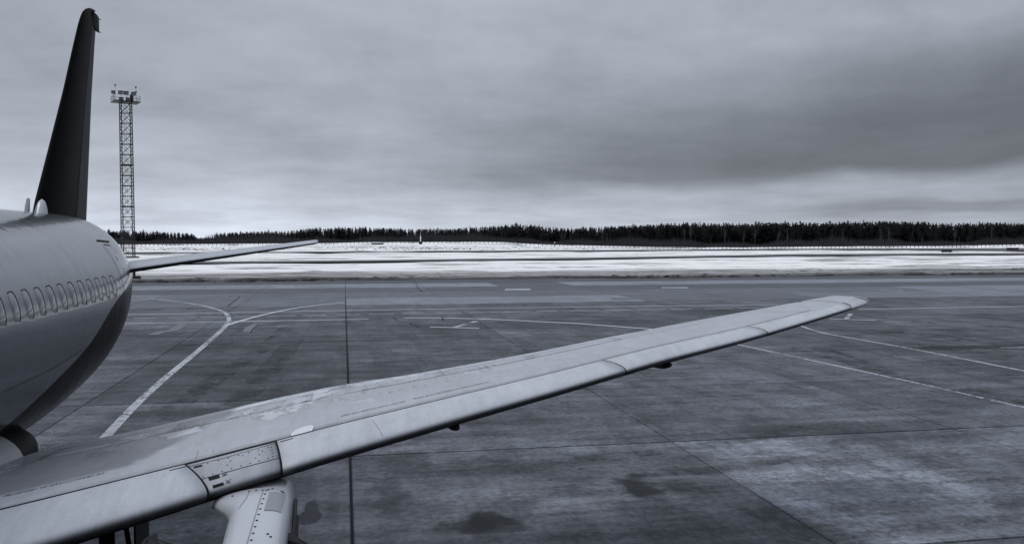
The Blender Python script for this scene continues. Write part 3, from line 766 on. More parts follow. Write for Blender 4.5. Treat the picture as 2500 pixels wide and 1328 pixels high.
# slats; their ends are cut square to the leading edge
def slat(A, B, name='slat', mat='slat', off=.0, s_end=.168):
    n = max(4, int((B[0] - A[0]) * 6))
    path = [(s_, 1, .0) for s_ in reversed(cosr(0, s_end, 26))] + [(s_, -1, 0) for s_ in (.002, .006, .012, .02, .032, .05, .07)] + [(.06, -1, .02), (.07, 1, -.10), (s_end - .004, 1, -.012)]
    v = []; uv = []; m_ = len(path); eg = []
    for i in range(n):
        t_ = i / (n - 1)
        for (s_, sd_, oo) in path:
            y = (A[0] - A[1] * s_) * (1 - t_) + (B[0] - B[1] * s_) * t_
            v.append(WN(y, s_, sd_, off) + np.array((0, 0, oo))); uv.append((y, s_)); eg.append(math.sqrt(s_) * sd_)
    f = []; mi = []
    for i in range(n - 1):
        for j in range(m_):
            k = (j + 1) % m_; f.append((i * m_ + j, i * m_ + k, (i + 1) * m_ + k, (i + 1) * m_ + j)); mi.append(1 if j >= 29 else 0)  # slat's lower faces carry the painted shade tone
    f.append(tuple(range(m_ - 1, -1, -1))); b0 = (n - 1) * m_; f.append(tuple(range(b0, b0 + m_))); mi += [1, 1]
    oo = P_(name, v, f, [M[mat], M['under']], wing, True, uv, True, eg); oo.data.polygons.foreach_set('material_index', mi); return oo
E1, E2, E3, E4, E5 = (4.385, 1.7), (5.005, .55), (9.035, 1.15), (11.55, 1.0), (13.43, 0)
def sh(E, d): return (E[0] + d, E[1])
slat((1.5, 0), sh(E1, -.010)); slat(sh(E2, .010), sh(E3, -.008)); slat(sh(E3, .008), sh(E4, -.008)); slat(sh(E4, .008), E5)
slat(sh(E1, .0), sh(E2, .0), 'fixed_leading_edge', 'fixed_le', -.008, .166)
# dark liner in the slat gap
surf('slat_gap', span(1.5, 12.58, 50), [(.160, 1, -.010), (.19, 1, -.008)], M['gasket'], wing)
# outboard of the gap the skin is continuous
surf('tip_joint_cover', span(12.585, 13.41, 10), [(.160, 1, .003), (.192, 1, .003)], M['slat'], wing)
# seam ribs on the slat skins
def wing_strip(name, pts, wd, mat, off=.004, parent=None, dens=14):
    P = []
    for a, b_ in zip(pts[:-1], pts[1:]):
        for k in range(dens): P.append((a[0] + (b_[0] - a[0]) * k / dens, a[1] + (b_[1] - a[1]) * k / dens))
    P.append(pts[-1]); v = []; f = []
    for i, (y, s_) in enumerate(P):
        sd_ = 1 if s_ >= 0 else -1
        p = W(y, abs(s_), sd_); q = W(P[min(i + 1, len(P) - 1)][0], abs(P[min(i + 1, len(P) - 1)][1]), 1) - W(P[max(i - 1, 0)][0], abs(P[max(i - 1, 0)][1]), 1)
        q /= np.linalg.norm(q) + 1e-9; e = .002
        a = W(y + e, abs(s_), sd_) - p; b2 = W(y, min(abs(s_) + .001, 1), 1) - W(y, max(abs(s_) - .001, 0), 1); nn = np.cross(a, b2); nn /= np.linalg.norm(nn) + 1e-9
        if nn[2] < 0: nn = -nn
        t_ = np.cross(nn, q); t_ /= np.linalg.norm(t_) + 1e-9
        v += [p + nn * off + t_ * wd / 2, p + nn * off - t_ * wd / 2]
        if i: f.append((2 * i - 2, 2 * i - 1, 2 * i + 1, 2 * i))
    return P_(name, v, f, mat, parent or wing, False, rec=False)
wing_strip('seam', [(5.88, .13), (5.93, .06), (5.97, .01)], .006, M['grey_panel'])
wing_strip('seam', [(12.72, .20), (12.60, .178)], .012, M['gasket'])
wing_strip('seam', [(12.59, .19), (12.30, .40), (12.2, .60)], .012, M['grey_panel'])
wing_strip('seam', [(13.427, .165), (13.427, .06), (13.427, .012)], .014, M['gasket'])
wing_strip('seam', [(3.0, .198), (5.0, .198), (9.0, .20), (12.5, .205)], .004, M['grey_panel'])
# flaps and aileron behind a narrow gap
for a, b_, nm in ((1.5, 5.6, 'flap'), (5.606, 10.2, 'flap'), (10.206, 13.3, 'aileron')):
    path = [(s_, 1, -.004) for s_ in span(.853, .996, 8)] + [(s_, -1, 0) for s_ in span(.996, .853, 6)]
    surf(nm, span(a, b_, 16), path, M['slat' if nm == 'flap' else 'wing'], wing, close=True)
for y0, y1 in ((2.2, 3.6), (3.63, 5.2), (5.6, 6.9), (6.93, 8.2), (8.23, 9.6)):
    surf('spoiler', span(y0, y1, 8), [(.66, 1, .004), (.70, 1, .007), (.76, 1, .007), (.842, 1, .007), (.842, 1, -.004), (.66, 1, -.004)], M['wing'], wing, close=True)
wing_strip('seam', [(2.0, .652), (5.0, .655), (9.6, .655), (11, .66)], .010, M['gasket'])
# wing tip cap with position light
path = [(s_, 1, 0) for s_ in reversed(cosr(0, .995, 30))] + [(s_, -1, 0) for s_ in cosr(.001, .995, 24)]
tip = surf('wing_tip', [13.425, 13.6, 13.7, 13.8, 13.9, 14.0, 14.07, 14.13, 14.17, 14.195], path, M['wing'], wing, close=True)
tl = surf('position_light', [13.90, 13.99, 14.05, 14.11, 14.15, 14.185], [(s_, 1, .006) for s_ in reversed(cosr(0, .30, 12))] + [(s_, -1, -.006) for s_ in cosr(.001, .2, 8)], M['glass'], wing)
for yv in (13.25, 12.6, 11.4):
    p = W(yv, 1.0, 1); b = MB(); b.bar(p, (p[0] + .02, p[1] + .16, p[2] + .015), .004); part(b.build('static_wick', M['dark_metal']), wing)
# patch of pale sealant on the slat gap
v = []; uvv = []; f = []
outl = [(5.06, .168), (5.26, .168), (5.28, .205), (5.24, .232), (5.15, .230), (5.09, .215), (5.05, .19)]
pts = [(5.165, .198)] + outl
v = [W(y, s_, 1, .010) for y, s_ in pts]; f = [(0, 1 + i, 1 + (i + 1) % 7) for i in range(7)]
P_('sealant_patch', v, f, M['pale'], wing, False)
# underside canoe fairings
for yc, r in ((6.80, .10), (9.80, .10)):
    secs = []
    for k in range(13):
        t_ = k / 12; s_ = .06 + .80 * t_; p = W(yc, s_, -1)
        rr = r * max(math.sin(math.pi * min(max(t_ * .8 + .06, .02), .98)) ** .6, .05)
        secs.append([(p[0] + rr * math.cos(a), p[1], p[2] - .035 + rr * .9 * math.sin(a)) for a in np.linspace(0, 2 * math.pi, 16, endpoint=False)])
    v, f = loft(secs); P_('flap_track_fairing', v, f, M['under'], wing)
# access panel with fasteners on the fixed leading edge
OFF = -.006
wing_strip('panel_seam', [(4.30, .052), (4.62, .05), (4.975, .047)], .010, M['gasket'], OFF)
wing_strip('panel_seam', [(4.14, .150), (4.45, .143), (4.70, .150), (5.08, .158)], .008, M['gasket'], OFF + .002)
wing_strip('slot', [(3.98, .150), (4.14, .149)], .016, M['gasket'], .003)
wing_strip('slot', [(4.96, .149), (5.08, .152)], .016, M['gasket'], .003)
def end_gap(E, wd):
    v = []; f = []
    for i, s_ in enumerate(reversed(cosr(0, .165, 24))):
        v += [WN(E[0] - E[1] * s_ - wd / 2, s_, 1, -.002), WN(E[0] - E[1] * s_ + wd / 2, s_, 1, -.002)]
        if i: f.append((2 * i - 2, 2 * i - 1, 2 * i + 1, 2 * i))
    return P_('slat_end_gap', v, f, M['gasket'], wing, False, rec=False)
end_gap(E1, .014); end_gap(E2, .014); end_gap(E3, .014); end_gap(E4, .014)
rv = MB()
def rivet(y, s_, r=.0055, off=-.010):
    p = W(y, s_, 1, -.014); rv.bar((p[0], p[1], p[2]), (p[0], p[1], p[2] + .012), r, 8)
for k in range(9): rivet(4.31 + .08 * k, .062)
for k in range(8): rivet(4.22 + .09 * k, .136)
for k in range(4): rivet(4.35 - 1.7 * (.062 + .02 * k) + .03, .062 + .02 * k); rivet(4.945 - .5 * (.065 + .022 * k), .065 + .022 * k)
for y, s_ in ((4.5, .09), (4.52, .11), (4.75, .085), (4.78, .1), (4.8, .12), (4.62, .125)): rivet(y, s_)
rivets = part(rv.build('rivets', M['gasket']), wing); rivets['kind'] = 'stuff'
# black markers and numbers beside the slat
def wing_quad(name, y0, y1, s0, s1, mat, off):
    n = 6; v = []; f = []
    for i in range(n + 1):
        for j in range(n + 1):
            v.append(WN(y0 + (y1 - y0) * i / n - 1.2 * (s0 + (s1 - s0) * j / n - s0), s0 + (s1 - s0) * j / n, 1, off))
    for i in range(n):
        for j in range(n): f.append((i * (n + 1) + j, i * (n + 1) + j + 1, (i + 1) * (n + 1) + j + 1, (i + 1) * (n + 1) + j))
    return P_(name, v, f, mat, wing, False, rec=False)
wing_quad('marker', 4.375, 4.465, .034, .050, M['print'], -.004)
wing_quad('marker', 4.42, 4.51, .006, .014, M['print'], -.004)
wing_quad('marker', 4.20, 4.27, .126, .138, M['print'], -.004)
def lettering(body, size, mapper, name='lettering', mat='print', squeeze=1.0):
    cu = bpy.data.curves.new('txt', 'FONT'); cu.body = body; cu.size = size; cu.resolution_u = 2
    ob = bpy.data.objects.new('txt', cu); col.objects.link(ob); bpy.context.view_layer.update()
    me = bpy.data.meshes.new_from_object(ob.evaluated_get(bpy.context.evaluated_depsgraph_get()))
    vs = [tuple(x.co) for x in me.vertices]; fs = [tuple(p.vertices) for p in me.polygons]
    bpy.data.objects.remove(ob); bpy.data.meshes.remove(me); bpy.data.curves.remove(cu)
    xm = max(p[0] for p in vs)
    return P_(name, [mapper(p[0] * squeeze, p[1], xm) for p in vs], fs, M[mat], wing, False, rec=False)
def walk_text(body, y_start, y_end, s_base, hgt):
    def mp(x, yv, xm):
        y = y_start + (y_end - y_start) * x / xm; c = np.interp(y, [2, 5.0, 13.9], [5.2, 3.5, 1.45])
        return W(y, s_base - yv / c, 1, .004)
    return lettering(body, hgt, mp)
walk_text('НЕ ПЕРЕСТУПАЙ ЗА ПРЕДЕЛЫ', 3.345, 2.56, .268, .075)
walk_text('НЕ ПЕРЕСТУПАЙ ЗА ПРЕДЕЛЫ ЭТОЙ ЗОНЫ', 7.30, 6.36, .272, .062)
walk_text('DO NOT WALK OUTSIDE THIS AREA', 6.26, 5.55, .262, .062)
def side_text(body, y0, s0, size, k):          # numbers turned a quarter, beside the markers
    def mp(x, yv, xm):
        return WN(y0 + yv, max(s0 - (x * k), .0006), 1, -.003)
    return lettering(body, size, mp)
side_text('18', 4.478, .056, .062, .34)
side_text('24', 4.522, .0175, .062, .17)
wing_strip('panel_seam', [(4.18, .18), (4.17, .22), (4.15, .27)], .006, M['grey_panel'], .003)
wing_strip('panel_seam', [(4.32, .20), (4.31, .25)], .004, M['grey_panel'], .003)

# ---- wing to body fairing
secs = []
for Y, a, z0, z1 in ((4.6, .9, 1.25, 1.6), (5.4, 1.45, 1.08, 1.95), (6.5, 1.75, .98, 2.15), (8, 1.86, .95, 2.2), (10, 1.86, .95, 2.22), (11.2, 1.80, .96, 2.20), (12.0, 1.70, 1.0, 2.17), (12.6, 1.58, 1.05, 2.12), (13.1, 1.42, 1.12, 2.04), (13.5, 1.2, 1.2, 1.9), (13.9, .8, 1.3, 1.7)):
    secs.append([(LX + a * math.copysign(abs(math.cos(t_)) ** .75, math.cos(t_)), Y, (z0 + z1) / 2 + (z1 - z0) / 2 * math.copysign(abs(math.sin(t_)) ** .8, math.sin(t_))) for t_ in np.linspace(0, 2 * math.pi, 48, endpoint=False)])
v, f = loft(secs)
fair = P_('wing_fairing', v, f, M['fairing'])
a3 = fair.data.attributes.new('livery', 'FLOAT', 'POINT')
a3.data.foreach_set('value', [float((p[1] - 12.0) + (2.05 - p[2]) * 1.0) for p in v])

# ---- engine pylon, nacelle and strakes
secs = []
for Y, xl, xr, zt in ((9.2, -1.0, -.50, 2.12), (8.75, -1.10, -.50, 2.16), (8.45, -1.22, -.50, 2.17), (8.30, -1.20, -.49, 2.20), (8.15, -1.13, -.485, 2.215), (8.0, -1.05, -.48, 2.22), (7.85, -1.0, -.478, 2.22), (7.7, -.98, -.476, 2.22), (7.4, -.97, -.474, 2.217), (7.0, -.955, -.47, 2.205), (6.5, -.95, -.465, 2.19), (6.0, -.94, -.47, 2.15), (5.4, -.90, -.50, 2.05), (4.9, -.84, -.56, 1.9)):
    xm_ = -.72; ring = []
    for t_ in np.linspace(0, math.pi, 21):
        c = math.cos(t_); half = (xr - xm_) if c > 0 else (xm_ - xl)
        e_ = .62 if c > 0 else .62 + .5 * max(0, (-.97 - xl)) / .25
        ring.append((xm_ + half * math.copysign(abs(c) ** e_, c), Y, zt - .16 + .16 * abs(math.sin(t_)) ** .8))
    xb = max(xl, -.95) + .02
    ring += [(xb - .02 + min(0, (xl + .97) * .35), Y, zt - .22), (xb, Y, zt - .30), (xb + .02, Y, 1.3), (xr - .03, Y, 1.3)]
    secs.append(ring)
v, f = loft(secs); pylon = P_('engine_pylon', v, f, M['white_paint'])
def pyl_strip(name, pts, wd, mat):
    v = []; f = []
    for i, (x, y, z) in enumerate(pts):
        v += [(x - wd / 2, y, z), (x + wd / 2, y, z)]
        if i: f.append((2 * i - 2, 2 * i - 1, 2 * i + 1, 2 * i))
    return P_(name, v, f, mat, pylon, False, rec=False)
def pyl_top(x, Y):               # height of the pylon crown at x
    i = [s_[0][1] for s_ in secs]
    k = min(range(len(i)), key=lambda q: abs(i[q] - Y))
    ks = sorted(range(len(i)), key=lambda q: abs(i[q] - Y))[:2]; a, b_ = ks
    def zz(k):
        r = secs[k][:21]; r = sorted(r, key=lambda p: p[0]); return np.interp(x, [p[0] for p in r], [p[2] for p in r])
    ya, yb = i[a], i[b_]; t_ = (Y - ya) / (yb - ya); return float(zz(a) + (zz(b_) - zz(a)) * t_)
pyl_strip('seam', [(-.735, y, pyl_top(-.735, y) + .004) for y in np.linspace(8.22, 5.6, 24)], .008, M['grey_panel'])
b = MB()
for y in np.linspace(8.18, 6.0, 16):
    z = pyl_top(-.71, y); b.bar((-.71, y, z - .004), (-.71, y, z + .005), .010, 8)
for x, y in ((-.80, 8.2), (-.745, 8.2), (-.69, 8.2), (-.66, 8.24), (-.86, 8.2), (-1.0, 8.16), (-.60, 7.0), (-.575, 6.95), (-.56, 8.14), (-.575, 8.16)):
    z = pyl_top(x, y); b.bar((x, y, z - .004), (x, y, z + .005), .011, 8)
fo = part(b.build('fasteners', M['gasket']), pylon); fo['kind'] = 'stuff'
v = []; f = []; n = 8
for i, y in enumerate(np.linspace(8.10, 7.55, n)):
    for j, x in enumerate(np.linspace(-.675, -.535, n)): v.append((x, y, pyl_top(x, y) + .005))
f = [(i * n + j, i * n + j + 1, (i + 1) * n + j + 1, (i + 1) * n + j) for i in range(n - 1) for j in range(n - 1)]
P_('access_panel', v, f, M['grey_panel'], pylon, False)
pyl_strip('seam', [(-.86 - .10 * max(0, (8.0 - y)) * 1.2, y, pyl_top(-.86 - .10 * max(0, (8.0 - y)) * 1.2, y) + .004) for y in np.linspace(8.18, 7.7, 12)], .008, M['grey_panel'])
# drain pipe and cable bundle down the outer side
b = MB(); b.bar((-.452, 8.15, 2.12), (-.445, 7.2, 1.75), .02); b.bar((-.455, 8.0, 2.0), (-.45, 6.6, 1.9), .014); b.bar((-.447, 8.2, 1.95), (-.44, 7.4, 1.6), .024)
part(b.build('drain_pipe', M['dark_metal']), pylon)
secs2 = []
NX, NZ = -.80, 1.0
for Y, r in ((3.9, .60), (3.85, .72), (3.95, .80), (4.3, .87), (5.0, .90), (6.0, .90), (6.8, .87), (7.5, .80), (8.0, .72), (8.05, .66), (7.6, .6)):
    secs2.append([(NX + r * math.cos(a), Y, NZ + r * math.sin(a)) for a in np.linspace(0, 2 * math.pi, 48, endpoint=False)])
v, f = loft(secs2); nac = P_('engine_nacelle', v, f, M['silver'])
secs3 = [[(NX + r * math.cos(a), Y, NZ + r * math.sin(a)) for a in np.linspace(0, 2 * math.pi, 32, endpoint=False)] for Y, r in ((7.6, .5), (8.2, .44), (8.8, .3), (9.1, .18), (9.5, .03))]
v, f = loft(secs3); P_('exhaust_cone', v, f, M['dark_metal'], nac)
# strakes: thin curved plates standing on the nacelle
def strake(pts, thick, name='strake'):
    v = []; n = len(pts)
    for dx_ in (-thick, thick): v += [(x + dx_, y, z) for x, y, z in pts]
    f = [tuple(range(n - 1, -1, -1)), tuple(range(n, 2 * n))] + [(i, (i + 1) % n, n + (i + 1) % n, n + i) for i in range(n)]
    return P_(name, v, f, M['dark_metal'], nac, False)
def px_at(x, y, Y):
    r = ray(x, y); k = Y / r[1]; return (r[0] * k, Y, CAM_H + r[2] * k)
strake([px_at(340, 1335, 7.55), px_at(352, 1318, 7.58), px_at(366, 1307, 7.62), px_at(381, 1301.5, 7.66), px_at(381, 1310, 7.64), px_at(386, 1317, 7.62), px_at(408, 1323, 7.58), px_at(440, 1335, 7.54), (NX - .45, 7.3, 1.7), (NX - .75, 7.2, 1.45)], .008)
strake([px_at(690, 1312, 7.4), px_at(706, 1300, 7.45), px_at(724, 1311, 7.4), px_at(742, 1321, 7.35), px_at(764, 1336, 7.3), (NX + .52, 7.2, 1.7), (NX + .35, 7.2, 1.78)], .008)

# ---- main landing gear (left leg)
gear = empty('main_landing_gear', (0, 0, 0)); gear.location = (LX + 2.95, 10.45, 0)
part(gear)
gm = Matrix.Translation(-Vector((LX + 2.95, 10.45, 0)))
def gpart(oo):
    oo.parent = gear; oo.matrix_parent_inverse = Matrix.Translation(-Vector((LX + 2.95, 10.45, 0))); return oo
gxc = LX + 2.95
b = MB(); b.bar((gxc, 10.45, 1.95), (gxc, 10.5, .55), .085, 14); b.bar((gxc, 10.5, .9), (gxc, 10.5, .5), .06, 12); gpart(b.build('strut', M['dark_metal'], None, True))
b = MB(); b.bar((gxc + .16, 10.4, 1.70), (gxc + .26, 10.42, .95), .028, 10); gpart(b.build('brace', M['black'], None, True))
b = MB(); b.bar((gxc - .28, 10.5, .50), (gxc + .28, 10.5, .50), .05, 10); gpart(b.build('axle', M['dark_metal']))
for s_ in (-1, 1):
    b = MB(); secs4 = [[(gxc + s_ * dx_, 10.5 + r * math.cos(a), .50 + r * math.sin(a)) for a in np.linspace(0, 2 * math.pi, 36, endpoint=False)] for dx_, r in ((.10, .30), (.10, .42), (.13, .48), (.22, .50), (.31, .48), (.34, .42), (.34, .30))]
    v, f = loft(secs4); wo = mesh_obj('wheel', v, f, M['black'], None, True); recalc(wo); gpart(wo)
b = MB(); b.box((gxc + .34, 10.62, 1.28), (.012, .33, .36)); gpart(b.build('gear_door', M['under']))

# ================================================================== UNSEEN JET BRIDGE AND TERMINAL at the viewpoint, added to darken the wing front
jb = empty('unseen_jet_bridge', (2.0, -5.0, 0)); tag(jb, 'unseen grey boarding bridge at the viewpoint, added partly to darken the wing front', 'jet bridge')
def seg(a, b_, w_, z0, z1, name, mat):
    a, b_ = np.array(a, float), np.array(b_, float); d = b_ - a; d /= np.linalg.norm(d); n_ = np.array((-d[1], d[0])) * w_ / 2
    v = [(*(q + sg * n_ - np.array((2.0, -5.0))), z) for q in (a, b_) for sg in (-1, 1) for z in (z0, z1)]
    oo = mesh_obj(name, v, [(0, 1, 3, 2), (4, 6, 7, 5), (0, 4, 5, 1), (2, 3, 7, 6), (0, 2, 6, 4), (1, 5, 7, 3)], mat, jb); recalc(oo); return oo
seg((-3.4, -1.9), (1.5, -1.9), 3.0, 3.0, 5.9, 'unseen_bridge_cab', M['grey_panel'])
seg((1.2, -2.6), (12.0, -19.8), 2.9, 3.1, 5.8, 'unseen_bridge_tunnel', M['grey_panel'])
seg((1.1, -2.6), (12.1, -19.8), 3.1, 5.82, 5.95, 'roof', M['steel'])
b = MB(); b.bar((2.0, 0, 0), (2.0, 0, 3.1), .35, 12); b.build('unseen_bridge_column', M['steel'], jb)
term = empty('unseen_terminal', (0, -20, 0)); tag(term, 'unseen long dark terminal behind the viewpoint, added to darken the wing front', 'building')
b = MB(); b.box((0, -13, 6.0), (75, 12.8, 6.0)); b.build('wall', M['lamp'], term)
b = MB(); b.box((0, -13, 12.25), (76, 13.6, .22)); b.build('roof', M['steel'], term)
gl_me = None
for i in range(-12, 13):
    if gl_me is None:
        b = MB(); b.box((0, -.1, 0), (2.7, .06, 3.6)); go = b.build('window', M['dark_metal'], term); gl_me = go.data  # panes of the added unseen terminal
    else: go = bpy.data.objects.new('window', gl_me); col.objects.link(go); go.parent = term
    go.location = (i * 6.0, 0, 7.5)

# ================================================================== FLOODLIGHT MAST
mx, my = -46.2, 204.0
mast = empty('floodlight_mast', (mx, my, 0)); tag(mast, 'tall lattice floodlight mast with railed lamp platform standing behind the tailplane', 'light mast')
def mp_(oo): oo.parent = mast; return oo
ROTM = math.radians(24); HT = 33.6
def mcorner(i, z, hw=1.05):
    hw = hw + .12 * (1 - z / HT); a = ROTM + math.pi / 4 + i * math.pi / 2; r = hw * math.sqrt(2); return (r * math.cos(a), r * math.sin(a), z)
for i in range(4):
    b = MB(); b.bar(mcorner(i, 0), mcorner(i, HT), .095, 8); mp_(b.build('leg', M['dark_metal']))
NB = 15
for k in range(NB):
    z0, z1 = HT * k / NB, HT * (k + 1) / NB; b = MB(); heavy = k in (4, 8)
    for i in range(4):
        j = (i + 1) % 4
        b.bar(mcorner(i, z1), mcorner(j, z1), .075 if not heavy else .15, 5)
        b.bar(mcorner(i, z0), mcorner(j, z1), .046, 5); b.bar(mcorner(j, z0), mcorner(i, z1), .046, 5)
    mp_(b.build('lattice_section', M['dark_metal']))
# ladder inside
b = MB()
for s_ in (-.2, .2): b.bar((s_, -.6, 0), (s_, -.6, HT), .025, 4)
for z in np.arange(.5, HT, .6): b.bar((-.2, -.6, z), (.2, -.6, z), .018, 4)
mp_(b.build('ladder', M['steel']))
ca, sa = math.cos(ROTM), math.sin(ROTM)
def rp(x, y, z): return (x * ca - y * sa, x * sa + y * ca, z)
b = MB(); b.box((0, 0, HT + .08), (2.65, 2.0, .09), ROTM); deck = mp_(b.build('platform_deck', M['dark_metal']))
b = MB()
for (x0, y0, x1, y1) in ((-2.6, -1.95, 2.6, -1.95), (2.6, -1.95, 2.6, 1.95), (2.6, 1.95, -2.6, 1.95), (-2.6, 1.95, -2.6, -1.95)):
    for hz in (.6, 1.2): b.bar(rp(x0, y0, HT + .15 + hz), rp(x1, y1, HT + .15 + hz), .03, 5)
    for q in np.linspace(0, 1, 5): b.bar(rp(x0 + (x1 - x0) * q, y0 + (y1 - y0) * q, HT + .15), rp(x0 + (x1 - x0) * q, y0 + (y1 - y0) * q, HT + 1.35), .03, 5)
mp_(b.build('railing', M['steel']))
for (x, y, z, tw, hw, hh) in ((-2.75, -1.7, 1.75, .5, .42, .34), (-1.35, -1.95, 1.8, 0, .5, .36), (-.25, -1.95, 1.8, 0, .5, .36), (1.25, -1.8, 1.8, -.2, .5, .36), (-1.2, -1.5, .55, 0, .42, .32), (.15, -1.5, .55, 0, .42, .32)):
    b = MB(); rz = -math.radians(11) + tw
    c = rp(x, y, HT + z); b.box(c, (hw, .14, hh), rz); b.box((c[0], c[1], c[2] + hh * .98), (hw * 1.04, .22, .03), rz)
    fl = mp_(b.build('floodlight', M['lamp']))
    b = MB(); b.bar((c[0], c[1] + .16, c[2] - hh), (c[0], c[1] + .2, HT + .15), .04, 5); mp_(b.build('lamp_bracket', M['steel']))
b = MB(); b.box((rp(1.1, -.6, HT + 1.0)), (.30, .25, .75), ROTM); mp_(b.build('control_cabinet', M['dark_metal']))
for (x, y, h) in ((-2.4, -1.9, 3.15), (2.0, -.6, 3.3), (2.5, 1.6, 2.6)):
    p = rp(x, y, HT + .1); b = MB(); b.bar(p, (p[0], p[1], HT + h), .035, 6); b.ball((p[0], p[1], HT + h + .12), .20); mp_(b.build('beacon', M['dark_metal']))
b = MB(); b.box((0, 0, .15), (1.9, 1.9, .25), ROTM); mp_(b.build('footing', M['steel']))

# ================================================================== PERIMETER FENCE
fence = empty('perimeter_fence', (*far_xy(1250, FENCE_D), 0)); tag(fence, 'long low perimeter fence of dark posts along the foot of the forest', 'fence')
fb = Vector(fence.location)
pm = MB(); pm.box((0, 0, .62), (.13, .13, .85)); post0 = None
prev = None; mesh_v = []; mesh_f = []; k = 0
for x in np.arange(60, 2900, 10.2):
    X, Y = far_xy(x, FENCE_D); z = terrain(X, Y)
    if post0 is None: po = pm.build('post', M['dark_metal'], fence); post0 = po.data
    else: po = bpy.data.objects.new('post', post0); col.objects.link(po); po.parent = fence
    po.location = Vector((X, Y, z)) - fb
    if prev is not None and k % 8 == 0 or x < 340: pass
    mesh_v += [(X - fb.x, Y - fb.y, z + 1.30), (X - fb.x, Y - fb.y, z + 1.40)]
    if prev is not None: mesh_f.append((len(mesh_v) - 4, len(mesh_v) - 3, len(mesh_v) - 1, len(mesh_v) - 2))
    prev = (X, Y, z); k += 1
mesh_obj('top_rail', mesh_v, mesh_f, M['dark_metal'], fence)

# ================================================================== FOREST
def spruce_mesh(seed, h=15.0, spread=2.3, pine=False, tiers=None, lo=None, few=0):
    r = random.Random(seed); v = []; f = []; mi = []
    def tri(a, b, c, m): 
        k = len(v); v.extend((a, b, c)); f.append((k, k + 1, k + 2)); mi.append(m)
    n = 7; b0 = len(v)
    for z, rad in ((0, .22), (h * .6, .13), (h * .97, .03)):
        for i in range(n): a = 2 * math.pi * i / n; v.append((rad * math.cos(a), rad * math.sin(a), z))
    for k in range(2):
        for i in range(n):
            j = (i + 1) % n; f.append((b0 + k * n + i, b0 + k * n + j, b0 + (k + 1) * n + j, b0 + (k + 1) * n + i)); mi.append(1)
    lean = r.uniform(-.15, .15)
    lo = lo if lo is not None else (.42 if pine else .12)
    tiers = tiers or (15 if not pine else 11)
    for t in range(tiers):
        q = t / (tiers - 1); z = h * (lo + (1 - lo) * q)
        if few: rad = spread * (1 - q) ** (.45 if pine else .7) * r.uniform(.8, 1.15) + .12
        elif pine: rad = spread * (.35 + .75 * math.sin(math.pi * min(.08 + q * .92, 1))) * r.uniform(.6, 1.15)
        else: rad = spread * (1 - q) ** .85 * r.uniform(.75, 1.15) + .16
        nb = max(5, int(5 + 7 * (1 - q))) - few
        for i in range(nb):
            z = h * (lo + (1 - lo) * q) + r.uniform(-.5, .5) * h * (1 - lo) / tiers * (1 if q < .95 else 0)
            a = 2 * math.pi * (i + r.random() * .8) / nb; L = rad * r.uniform(.6, 1.2)
            droop = (-.28 if not pine else .18) * L + r.uniform(-.15, .1)
            ca_, sa_ = math.cos(a), math.sin(a); wd = max(.22, L * .34)
            base = (0, 0, z + .3); tipp = (ca_ * L + lean, sa_ * L, z + droop)
            l_ = (ca_ * L * .5 - sa_ * wd, sa_ * L * .5 + ca_ * wd, z + droop * .5 - .12); r2 = (ca_ * L * .5 + sa_ * wd, sa_ * L * .5 - ca_ * wd, z + droop * .5 - .12)
            up_ = (ca_ * L * .45, sa_ * L * .45, z + droop * .3 + .35); dn = (ca_ * L * .6, sa_ * L * .6, z + droop * .7 - .55)
            tri(base, l_, tipp, 0); tri(base, tipp, r2, 0); tri(base, up_, tipp, 0); tri(base, tipp, dn, 0)
    tri((-.18, 0, h * .93), (.18, 0, h * .93), (0, 0, h * 1.02), 0); tri((0, -.18, h * .93), (0, .18, h * .93), (0, 0, h * 1.02), 0)
    return v, f, mi
def birch_mesh(seed, h=12.0):
    r = random.Random(seed); b = MB(); pts = [(0, 0, 0)]
    for k in range(1, 7): pts.append((pts[-1][0] + r.uniform(-.15, .15), pts[-1][1] + r.uniform(-.15, .15), h * k / 6))
    for k in range(6): b.bar(pts[k], pts[k + 1], .16 * (1 - k / 7), 5, .16 * (1 - (k + 1) / 7))
    for _ in range(34):
        k = r.randint(2, 5); q = r.random(); p = [pts[k][i] * (1 - q) + pts[k + 1][i] * q for i in range(3)]; a = r.uniform(0, 6.28); L = r.uniform(.8, 2.2) * (1.2 - p[2] / h * .6)
        e = (p[0] + math.cos(a) * L * .55, p[1] + math.sin(a) * L * .55, p[2] + L * .9); b.bar(p, e, .05, 3, .015)
        for _ in range(3):
            a2 = a + r.uniform(-1, 1); b.bar(e, (e[0] + math.cos(a2) * .5, e[1] + math.sin(a2) * .5, e[2] + r.uniform(.2, .6)), .02, 3, .008)
    return b.v, b.f, [0] * len(b.f)
protos = {}
def proto(kind, i, data, mats):
    v, f, mi = data; me = bpy.data.meshes.new(kind); me.from_pydata([tuple(p) for p in v], [], f); me.polygons.foreach_set('material_index', mi)
    for m_ in mats: me.materials.append(m_)
    me.update(); protos[(kind, i)] = (me, np.array(v, float), f, mi)
for i in range(5): proto('spruce_tree', i, spruce_mesh(10 + i, 15, 1.9 + .25 * i), [M['needle'], M['bark']])
for i in range(4): proto('pine_tree', i, spruce_mesh(40 + i, 15, 1.7 + .2 * i, True), [M['needle'], M['bark']])
for i in range(3): proto('birch_tree', i, birch_mesh(70 + i), [M['birch']])
for i in range(5): proto('wood', i, spruce_mesh(90 + i, 15, 2.5 + .3 * i, i % 2 == 0, 13, .10, 2), [M['needle'], M['bark']])
